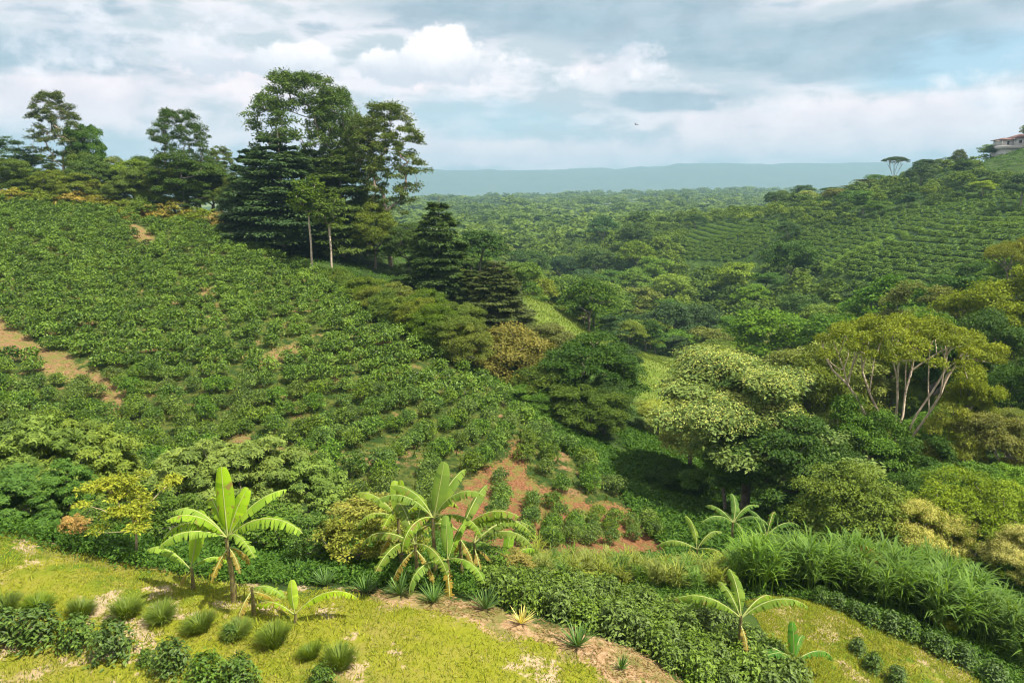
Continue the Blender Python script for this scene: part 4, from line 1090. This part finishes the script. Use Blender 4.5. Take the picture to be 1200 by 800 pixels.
# coffee plants on and around the lawn
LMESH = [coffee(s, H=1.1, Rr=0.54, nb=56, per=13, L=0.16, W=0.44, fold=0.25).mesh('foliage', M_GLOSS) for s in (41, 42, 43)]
_sb = MB(); tubes(_sb, [[0, 0, -0.15]], [[0, 0, 0.9]], [0.022], [0.010], 6); STEM = _sb.mesh('stem', M_BARK)
def lawn_coffee(px, py, wpx, label, group=None, hs=1.0, c=(0.040,0.074,0.016), k=None):
    G = ground(px, py); d = project(G)[2]; s = wpx / F * d / 1.28
    t = tag(empty('coffee_plant', tuple(G)), label, 'coffee plant', group); t.scale = (s, s, s * hs); t.rotation_euler = (0, 0, r.random() * 6.283)
    obj('stem', STEM, t); obj('foliage', LMESH[int(r.integers(3)) if k is None else k], t, tuple(np.array(c) * (0.85 + 0.3 * r.random())))
for a in [
 (6,752,48,'dense coffee plant cut by the left border of the lawn row'), (48,752,54,'tallest full coffee plant in the lawn row'), (93,756,44,'coffee plant in the lawn row right of the tallest one'),
 (133,768,50,'sparser coffee plant with bare soil at its foot'), (202,786,46,'thin young coffee plant with a visible pale stem'),
 (243,802,48,'coffee plant at the bottom border below the grass tufts'), (280,804,46,'round coffee plant at the bottom border right of another'),
 (378,806,34,'low coffee plant at the bottom border below the last grass tufts'), (172,778,22,'tiny coffee seedling beside the thin young plant'), (270,748,20,'small leafy seedling on a pale soil patch')]:
    lawn_coffee(*a, hs=1.0)
HP = []
poly = [(560,690),(610,686),(700,700),(790,722),(860,742),(905,775),(935,812),(850,815),(800,790),(740,757),(680,734),(610,716)]
pg = gpoly(poly); lo, hi = pg.min(0), pg.max(0)
pts_ = []
for _ in range(6000):
    q = lo + (hi - lo) * r.random(2)
    if inside(pg, q[0:1], q[1:2])[0] and all(math.hypot(q[0] - w_[0], q[1] - w_[1]) > 0.62 for w_ in pts_): pts_.append(q)
for q in pts_[:110]:
    G = (q[0], q[1], h1(q[0], q[1])); s = 0.72 + 0.35 * r.random()
    t = tag(empty('coffee_plant', G), 'low coffee plant in the hedge-like planting on the bank below the soil strip', 'coffee plant', 'low coffee planting on the bank'); t.scale = (s, s, s * 0.95); t.rotation_euler = (0, 0, r.random() * 6.283)
    obj('stem', STEM, t); obj('foliage', LMESH[int(r.integers(3))], t, tuple(np.array((0.058,0.092,0.020)) * (0.85 + 0.35 * r.random())))
def line(pts, step):
    out = []; P = [ground(*p) for p in pts]
    for a, b in zip(P[:-1], P[1:]):
        n = max(1, int(np.linalg.norm(b - a) / step))
        out += [a + (b - a) * k / n for k in range(n)]
    return out
for q in line([(962,704),(1000,722),(1040,738),(1085,758),(1130,780),(1190,812)], 0.62):
    for w_ in (0,):
        x, y = q[0] + r.normal() * 0.08, q[1] + r.normal() * 0.08; s = 0.62 + 0.25 * r.random()
        t = tag(empty('coffee_plant', (x, y, h1(x, y))), 'knee-high coffee plant in the border row between small lawn and cane', 'coffee plant', 'border row of low coffee plants'); t.scale = (s,) * 3; t.rotation_euler = (0, 0, r.random() * 6.283)
        obj('stem', STEM, t); obj('foliage', LMESH[int(r.integers(3))], t, (0.036,0.068,0.018))
for q in line([(1004,764),(1022,784),(1050,800),(1075,812)], 0.55):
    s = 0.5 + 0.2 * r.random(); t = tag(empty('coffee_plant', tuple(q)), 'coffee seedling in the short line on the small lawn', 'coffee plant', 'coffee seedlings on the small lawn'); t.scale = (s,) * 3
    obj('stem', STEM, t); obj('foliage', LMESH[int(r.integers(3))], t, (0.038,0.07,0.018))

# ------------------------------------------------------------------ grass tufts, sword-leaved plants, cane
TUFT = []
for s in (51, 52, 53):
    q = np.random.default_rng(s); b = MB(); blades(q, b, (0, 0, 0), 800, 0, 0.72, 0.018, 4, 0.5, 0.6, 0.5, 0.24); TUFT.append(b.mesh('grass_tuft', M_GRASS))
names = ['at the left border behind the lawn coffee','behind the tallest lawn coffee plant','behind the two middle lawn coffee plants','directly right of the sparser coffee plant','third from the left border in the bare-soil gap','left of the tall banana stem','right beside the tall banana stem','in front of the small banana','right of the small banana','standing last on the bare soil bank']
for i, (px, py, w) in enumerate([(8,716,42),(44,716,40),(94,722,44),(148,722,46),(190,726,50),(236,738,50),(278,744,42),(322,756,44),(365,770,40),(398,782,42)]):
    G = ground(px, py); d = project(G)[2]; s = w / F * d / 1.25
    o = obj('grass_tuft', TUFT[i % 3], None, (0.125,0.18,0.025)); s *= 0.82 + 0.36 * r.random(); o.location = G; o.scale = (s * (0.9 + 0.3 * r.random()), s, s * (0.8 + 0.4 * r.random())); o.rotation_euler = (r.normal() * 0.12, r.normal() * 0.12, i * 1.3)
    tag(o, 'arching lemongrass tuft ' + names[i], 'grass tuft', 'lemongrass tufts across the lawn')
AG = []
for s in (61, 62, 63):
    q = np.random.default_rng(s); b = MB(); blades(q, b, (0, 0, 0.05), 46, 0, 0.95, 0.055, 4, 0.95, 0.12, 0.5, 0.05); AG.append(b.mesh('sword_plant', M_GLOSS))
AGP = [(345,676,34,'in the shade right of the tall banana'),(381,686,34,'left of the straw-green low shrub'),(428,694,38,'in front of the straw-green low shrub'),(469,697,40,'left of the banana clump stems'),(508,706,38,'in front of the banana clump stems'),
       (569,714,44,'with dark soil at its foot, right of the clump'),(611,731,32,'pale and half dried, on the soil strip'),(677,758,46,'largest, alone on the soil strip'),(728,784,26,'smallest, lowest on the soil strip'),
       (56,632,36,'round and dense, beside the tan dried shrub'),(108,640,40,'in shade at the edge of the lawn, left of the airy tree'),(443,660,30,'behind the soil strip under yellow shrubs')]
for i, (px, py, w, lab) in enumerate(AGP):
    G = ground(px, py); d = project(G)[2]; s = w / F * d / 1.45
    c = (0.38,0.33,0.17) if 'pale' in lab else (0.055,0.105,0.045)
    if 'round' in lab: o = obj('sword_plant', TUFT[0], None, (0.06,0.13,0.02)); s *= 1.2
    else: o = obj('sword_plant', AG[i % 3], None, c)
    o.location = G; o.scale = (s, s, s * 1.1); o.rotation_euler = (0, 0, i * 2.1)
    tag(o, 'sword-leaved plant ' + lab, 'sword plant', 'sword-leaved plants along the lawn edge')
CN = []
for s in (71, 72, 73, 74):
    q = np.random.default_rng(s); b = MB()
    for k in range(9):
        a = q.random() * 6.283; rr = 0.55 * math.sqrt(q.random()); h_ = 1.1 + 1.0 * q.random(); x, y = rr * math.cos(a), rr * math.sin(a); lx, ly = x * 1.35, y * 1.35
        tubes(b, [[x, y, -0.2]], [[lx, ly, h_]], [0.022], [0.014], 5, 0.7)
        for f in (0.45, 0.65, 0.85, 1.0):
            blades(q, b, (x + (lx - x) * f, y + (ly - y) * f, h_ * f), 6, 0, 1.2, 0.062, 4, 0.75, 0.9, 0.5, 0.01)
    CN.append(b.mesh('cane_clump', M_GRASS))
cpoly = gpoly([(632,672),(700,664),(780,655),(840,668),(905,672),(960,678),(1030,690),(1100,715),(1215,765),(1215,730),(1140,680),(1060,655),(980,640),(900,640),(800,640),(700,650),(640,655)])
cp2 = gpoly([(640,690),(700,690),(790,700),(870,700),(880,660),(760,652),(640,668)])
cpts = []
for _ in range(9000):
    t_ = r.random(); 
    PXc = 632 + 590 * t_; base_y = np.interp(PXc, [632,700,800,900,960,1040,1120,1222], [690,692,700,702,706,726,752,800])
    G0 = ground(PXc, base_y) if False else None
    cpts.append((PXc, base_y)); 
    if len(cpts) > 420: break
cl = []
LINE = [ground(px, py) for px, py in [(628,688),(700,690),(800,700),(880,698),(958,700),(1040,722),(1120,752),(1230,800)]]
LX = np.array([q[0] for q in LINE]); LY = np.array([q[1] for q in LINE])
for _ in range(6000):
    x = LX[0] + (LX[-1] - LX[0]) * r.random(); y0 = np.interp(x, LX, LY); y = y0 + 0.5 + r.random() * (3.6 if x < 12 else 5.0)
    if all(math.hypot(x - a, y - b) > 0.74 for a, b in cl): cl.append((x, y))
cl = cl[:260]
for (x, y) in cl:
    G = (x, y, h1(x, y)); px, py, d = project(np.array(G)); left = px < 860
    s = (0.52 if left else 0.88) * (0.85 + 0.3 * r.random())
    c = np.array((0.20,0.23,0.055) if left and r.random() < 0.7 else (0.10,0.18,0.03)) * (0.85 + 0.3 * r.random())
    o = obj('cane_clump', CN[int(r.integers(4))], None, tuple(c)); o.location = G; o.scale = (s, s, s * (0.95 + 0.2 * r.random())); o.rotation_euler = (0, 0, r.random() * 6.283)
    tag(o, 'pale green tall grass clump between the red soil and the low coffee planting' if left else 'tall deep green cane clump in the strip above the border row', 'cane clump', 'pale tall grass strip' if left else 'cane strip behind the small lawn')
print('cane', len(cl))

# ------------------------------------------------------------------ bananas
def bat(px, py): return tuple(ground(px, py))
banana(bat(274,706), 2.3, [('up',100,1.0),('up2',60,0.85),('mid',15,0.95),('mid2',165,0.9),('mid2',205,0.85),('low',350,1.05),('low2',180,0.9),('low',220,0.8),('low2',310,0.75),('mid2',120,0.7),('dead',60,0.8),('dead',250,0.7),('dead',330,0.6)], 'tall banana plant on the lawn with one upright leaf highest of all')
banana(bat(226,690), 0.8, [('up',100,0.86),('mid2',175,0.72),('low2',15,0.55),('up2',60,0.6),('dead',200,0.4)], 'young banana with a broad upright leaf left of the tall banana')
banana(bat(297,722), 1.0, [('low2',330,0.55),('dead',250,0.7),('dead',40,0.6)], 'dry-leaved banana sucker at the right foot of the tall banana')
banana(bat(346,730), 0.35, [('up2',80,0.52),('low2',165,0.70),('low',15,0.72)], 'small banana sucker with two outspread leaves on the lawn', color=(0.23,0.31,0.045))
banana(bat(510,682), 2.8, [('up',88,1.0),('mid',35,1.0),('mid',150,0.9),('mid2',-15,1.05),('low',200,1.0),('low2',330,0.9),('low',100,0.8),('low2',235,0.9),('dead',20,0.8),('dead',160,0.8)], 'tallest banana of the clump behind the soil strip', sc=0.92, color=(0.14,0.21,0.05))
banana(bat(470,672), 2.5, [('up2',105,0.8),('up',70,0.7),('mid2',160,0.9),('low',20,1.0),('low2',190,0.8),('low',260,0.8),('dead',220,0.9)], 'banana with two short upright leaves left in the clump', sc=0.92, color=(0.17,0.235,0.045))
banana(bat(540,680), 2.2, [('mid',50,1.0),('mid2',0,1.1),('low',340,1.1),('low2',20,1.0),('low',160,0.9),('mid2',205,0.9),('dead',300,1.0),('dead',120,0.8)], 'banana with long tattered leaves sweeping right from the clump', sc=0.92, color=(0.14,0.20,0.055))
banana(bat(488,684), 1.6, [('mid2',120,0.9),('low2',175,0.9),('mid',60,0.8),('low',240,0.9),('low2',300,0.8),('dead',200,1.0),('dead',330,0.9)], 'drooping ragged banana between the two upright-leaved ones of the clump', color=(0.13,0.18,0.05))
banana(bat(556,676), 1.5, [('mid2',70,0.8),('low',10,1.0),('low2',340,1.0),('low2',45,0.9),('dead',300,1.0),('dead',0,0.8)], 'ragged banana at the right side of the clump over red soil', color=(0.13,0.18,0.05))
banana(bat(525,690), 1.3, [('up',92,0.75),('low2',225,0.9),('low2',320,0.8),('mid',30,0.7),('dead',270,1.0)], 'shorter banana in front of the clump with brown hanging leaves', sc=0.92, color=(0.15,0.24,0.05))
banana(bat(592,672), 0.7, [('up2',90,0.65),('low2',10,0.7),('mid2',160,0.6),('low',320,0.6)], 'small banana right of the clump beside dry tan shrub', color=(0.15,0.25,0.05))
banana(bat(864,775), 1.75, [('mid',60,0.75),('low',0,0.85),('low2',20,0.9),('low',180,0.9),('low2',165,0.8),('mid2',115,0.6),('dead',280,0.6)], 'thin-stemmed banana at the edge of the low coffee planting', color=(0.14,0.21,0.05))
banana(bat(928,796), 0.75, [('up',95,0.62),('low2',165,0.75),('low2',10,0.72),('mid2',70,0.5),('low',200,0.6)], 'small dark-leaved banana on the small right lawn', color=(0.07,0.17,0.05))
banana(bat(856,655), 2.6, [('mid',70,0.9),('mid2',20,0.9),('mid2',150,0.9),('low',200,0.9),('low',-20,0.9),('low2',110,0.8),('low2',250,0.8)], 'feathery banana in the dark gully behind the tall grass', color=(0.10,0.18,0.06))
banana(bat(896,660), 2.0, [('mid',110,0.8),('low',20,0.9),('low2',180,0.8),('mid2',60,0.8),('low',280,0.7)], 'lower banana right of the feathery one in the gully', color=(0.07,0.14,0.04))
banana(bat(815,672), 1.5, [('mid',100,0.8),('mid2',30,0.8),('low',180,0.9),('low2',330,0.8)], 'banana half sunk in the tall grass left of the gully bananas', color=(0.14,0.20,0.05))

# ------------------------------------------------------------------ grass on the lawns and herbs in the gully: uncountable
gb = MB()
def grass(poly, n, L, W, seed, ymax=60):
    q = np.random.default_rng(seed); lo, hi = poly.min(0), poly.max(0)
    lo = np.maximum(lo, [-30, 12]); hi = np.minimum(hi, [40, ymax])
    x = lo[0] + (hi[0] - lo[0]) * q.random(n); y = lo[1] + (hi[1] - lo[1]) * q.random(n)
    m = inside(poly, x, y) & ~inside(PL['strip'], x, y); x, y = x[m], y[m]
    dens = fbm(x / 1.6, y / 1.6, seed); m = dens > 0.30; x, y, dens = x[m], y[m], dens[m]
    z = hgt(x, y); P = np.stack([x, y, z - 0.01], 1); k = len(P)
    px, py, d = project(P); m = (px > -20) & (px < 1220) & (py < 830); P = P[m]; dens = dens[m]; k = len(P)
    T = np.array([0, 0, 1.0]) + q.normal(size=(k, 3)) * 0.55; N = rdir(q, k) * 0.7 + np.array([0, -0.5, 0.7])
    leaves(gb, P, N, T, L * (0.5 + q.random(k)) * (0.6 + 1.6 * np.clip(dens - 0.40, 0, 0.4)), W, np.clip(0.5 + q.normal(size=k) * 0.33, 0, 1))
grass(PL['lawn'], 300000, 0.12, 0.022, 81); grass(PL['lawn2'], 90000, 0.10, 0.022, 82); grass(PL['lawn'], 30000, 0.24, 0.035, 88); grass(PL['lawn2'], 9000, 0.2, 0.03, 89)
tag(obj('grass', gb.mesh('grass', M_GRASS), None, (0.185,0.205,0.019)), kind='stuff')
BANK = gpoly([(-20,628),(60,642),(200,674),(330,694),(420,696),(480,690),(640,700),(640,660),(480,640),(300,620),(150,600),(-20,590)])
sb = MB(); q = np.random.default_rng(83); x = -28 + 83 * q.random(160000); y = 22 + 94 * q.random(160000)
m = (inside(PL['gully'], x, y) | inside(BANK, x, y) | ((y > 34) & (y < 52) & (x > 4) & ~inside(PL['red'], x, y) & ~inside(PL['coffee'], x, y))) & (fbm(x / 4, y / 4, 84) > np.where(y < 36, 0.25, 0.42)); x, y = x[m][:22000], y[m][:22000]
P = np.stack([x, y, hgt(x, y) + 0.25], 1)
foliage(q, sb, P[P[:, 1] >= 36], 0.55, 0.7, 14, 0.32, 0.4, None); foliage(q, sb, P[P[:, 1] < 36], 0.45, 0.8, 22, 0.15, 0.45, None)
n = 120000; D_ = 24 * (420 / 24) ** q.random(n); P_ = -30 + 1260 * q.random(n); x = (P_ - 600) / F * D_; y = D_ * 0.985 - 2
m = np.ones(n, bool)
for k in ('lawn', 'lawn2', 'strip', 'coffee', 'red', 'spur', 'field', 'field2'): m &= ~inside(PL[k], x, y)
m &= fbm(x / 6, y / 6, 86) > 0.36; x, y = x[m], y[m]; z = hgt(x, y); P = np.stack([x, y, z + 0.15], 1)
px, py, d = project(P); m = (px > -20) & (px < 1225) & (py > 150) & (py < 810); P, d = P[m], d[m]; P = P[visible(P + [0, 0, 0.6], 40)][:26000]
d = project(P)[2]
for lo_, hi_ in ((0, 60), (60, 130), (130, 260), (260, 500)):
    mm = (d >= lo_) & (d < hi_); k_ = 0.4 + (lo_ + hi_) / 2 / 160
    if mm.any(): foliage(q, sb, P[mm], 0.45 * k_, 0.7, 14 if lo_ else 20, (0.24 if lo_ else 0.2) * k_, 0.45, None, tmean=0.6)
tag(obj('undergrowth', sb.mesh('undergrowth', M_LEAF), None, (0.036,0.078,0.019)), kind='stuff')
gb2 = MB(); poly = PL['spur']; lo, hi = poly.min(0), poly.max(0); n = 120000
x = lo[0] + (hi[0] - lo[0]) * q.random(n); y = lo[1] + (hi[1] - lo[1]) * q.random(n); m = ragged(poly, x, y, 2.5, 6, 7); x, y = x[m], y[m]
P = np.stack([x, y, hgt(x, y) - 0.02], 1); k = len(P)
leaves(gb2, P, rdir(q, k), np.array([0, 0, 1.0]) + q.normal(size=(k, 3)) * 0.5, 0.35 * (0.5 + q.random(k)), 0.10, np.clip(0.5 + q.normal(size=k) * 0.25, 0, 1))
tag(obj('pasture', gb2.mesh('pasture', M_GRASS), None, (0.115,0.155,0.03)), kind='stuff')
wb = MB(); n = 60000; poly = PL['coffee']; lo, hi = poly.min(0), poly.max(0)
x = lo[0] + (hi[0] - lo[0]) * q.random(n); y = lo[1] + (hi[1] - lo[1]) * q.random(n); m = inside(poly, x, y) & ~inside(PL['red'], x, y) & ~inside(PL['path'], x, y) & (fbm(x / 3, y / 3, 85) > 0.45); x, y = x[m], y[m]
P = np.stack([x, y, hgt(x, y) - 0.02], 1); k = len(P)
leaves(wb, P, rdir(q, k), np.array([0, 0, 1.0]) + q.normal(size=(k, 3)) * 0.6, 0.4 * (0.5 + q.random(k)), 0.12, np.clip(0.5 + q.normal(size=k) * 0.25, 0, 1))
tag(obj('weeds', wb.mesh('weeds', M_GRASS), None, (0.11,0.14,0.025)), kind='stuff')

lb = MB()
for key, n, L_ in (('strip', 9000, 0.16), ('lawn', 9000, 0.13), ('lawn2', 3000, 0.13), ('path', 5000, 0.35), ('red', 6000, 0.3)):
    poly = PL[key]; lo, hi = np.maximum(poly.min(0), [-60, 12]), poly.max(0)
    x = lo[0] + (hi[0] - lo[0]) * q.random(n); y = lo[1] + (hi[1] - lo[1]) * q.random(n); m = inside(poly, x, y) & (fbm(x / 1.2, y / 1.2, 91) > 0.45); x, y = x[m], y[m]; k = len(x)
    leaves(lb, np.stack([x, y, hgt(x, y) + 0.02], 1), np.array([0, 0, 1.0]) + q.normal(size=(k, 3)) * 0.35, rdir(q, k) * [1, 1, 0.2], L_ * (0.4 + q.random(k)), 0.2 * L_, np.clip(0.5 + q.normal(size=k) * 0.4, 0, 1))
tag(obj('leaf_litter', lb.mesh('leaf_litter', M_GRASS), None, (0.22,0.15,0.085)), kind='stuff')

# ------------------------------------------------------------------ house on the hill
M_WALL = plain_mat('white_wall', (0.50,0.48,0.46), (0.62,0.60,0.57), 2, 0.8)
M_ROOF = plain_mat('clay_roof', (0.11,0.055,0.048), (0.17,0.085,0.07), 3, 0.8)
M_GLASS = plain_mat('dark_glass', (0.02,0.025,0.03), (0.03,0.035,0.04), 1, 0.15)
M_TRIM = plain_mat('concrete', (0.42,0.40,0.37), (0.52,0.50,0.46), 2, 0.8)
P = at_depth(1196, 168, 325); hz = h1(P[0], P[1])
zt = CAMZ + P[1] * (ray(1196, 168)[2] / ray(1196, 168)[1]) - 1.2
H = tag(empty('house', (P[0], P[1], zt)), 'white hilltop house with reddish roof and dark windows', 'house')
def part(name, mat, fn, parent=H, loc=None):
    b = MB(); fn(b); o = obj(name, b.mesh(name, mat), parent)
    if loc: o.location = loc
    return o
part('terrace', M_TRIM, lambda b: box(b, (-11, -6.5, -1.6), (14, 6, -0.003)))
part('foundation', M_WALL, lambda b: box(b, (-10, -5.5, -7), (13.5, 5.5, -1.603)))
part('wall', M_WALL, lambda b: (box(b, (-4, -3, 0), (13, 5, 3.3)), box(b, (-10, -1.5, 0), (-4.003, 4.5, 2.6))))
def roof(b, x0, x1, y0, y1, z, h):
    c = (y0 + y1) / 2; k = (y1 - y0) / 2 * 0.9
    V = [(x0,y0,z),(x1,y0,z),(x1,y1,z),(x0,y1,z),(x0+k,c,z+h),(x1-k,c,z+h),(x0,y0,z-.18),(x1,y0,z-.18),(x1,y1,z-.18),(x0,y1,z-.18)]
    b.add(V, [(0,1,5,4),(2,3,4,5),(1,2,5,5),(3,0,4,4),(0,6,7,1),(1,7,8,2),(2,8,9,3),(3,9,6,0),(6,9,8,7)], 0.5)
part('roof', M_ROOF, lambda b: roof(b, -5, 14, -4, 6, 3.5, 2.0))
part('porch_roof', M_ROOF, lambda b: roof(b, -11, -3.6, -2.6, 5.2, 2.8, 1.0))
for i in range(6):
    w = part('window', M_TRIM, lambda b: box(b, (-0.75, -0.05, -0.75), (0.75, 0.06, 0.75)), H, (-2.4 + i * 2.7, -3.03, 1.75))
    part('pane', M_GLASS, lambda b: box(b, (-0.62, -0.03, -0.62), (0.62, 0.03, 0.62)), w, (0, -0.06, 0))
part('door', M_GLASS, lambda b: box(b, (-0.5, -0.06, 0), (0.5, 0.03, 2.1)), H, (-7, -1.53, 0.0))
part('pillar', M_WALL, lambda b: box(b, (-0.15, -0.15, 0), (0.15, 0.15, 2.6)), H, (-10.3, -2.2, 0))
part('pillar', M_WALL, lambda b: box(b, (-0.15, -0.15, 0), (0.15, 0.15, 2.6)), H, (-4.6, -2.2, 0))

# ------------------------------------------------------------------ bird
b = MB(); M_BIRD = plain_mat('dark_feathers', (0.02,0.02,0.025), (0.035,0.03,0.03), 4, 0.7)
s = np.linspace(-0.22, 0.24, 8); rr = 0.07 * np.sin(np.pi * np.linspace(0.05, 0.95, 8)); C = np.stack([s, 0 * s, 0 * s], 1)
tubes(b, C[:-1], C[1:], rr[:-1], rr[1:], 7)
b.add([(-.20,-.02,0),(-.20,.02,0),(-.36,.07,.01),(-.36,-.07,.01)], [(0,1,2,3)], 0.5)
for sd in (1, -1): b.add([(.08,.04*sd,.02),(-.10,.04*sd,.02),(-.12,.26*sd,.10),(.06,.26*sd,.11),(-.16,.52*sd,.06),(-.06,.56*sd,.05)], [(0,1,2,3),(3,2,4,5)], 0.5)
bd = tag(obj('bird', b.mesh('bird', M_BIRD, True)), 'small dark bird gliding in the cloudy sky', 'bird')
bd.location = at_depth(745, 146, 120); bd.rotation_euler = (0.3, 0.1, 2.2)
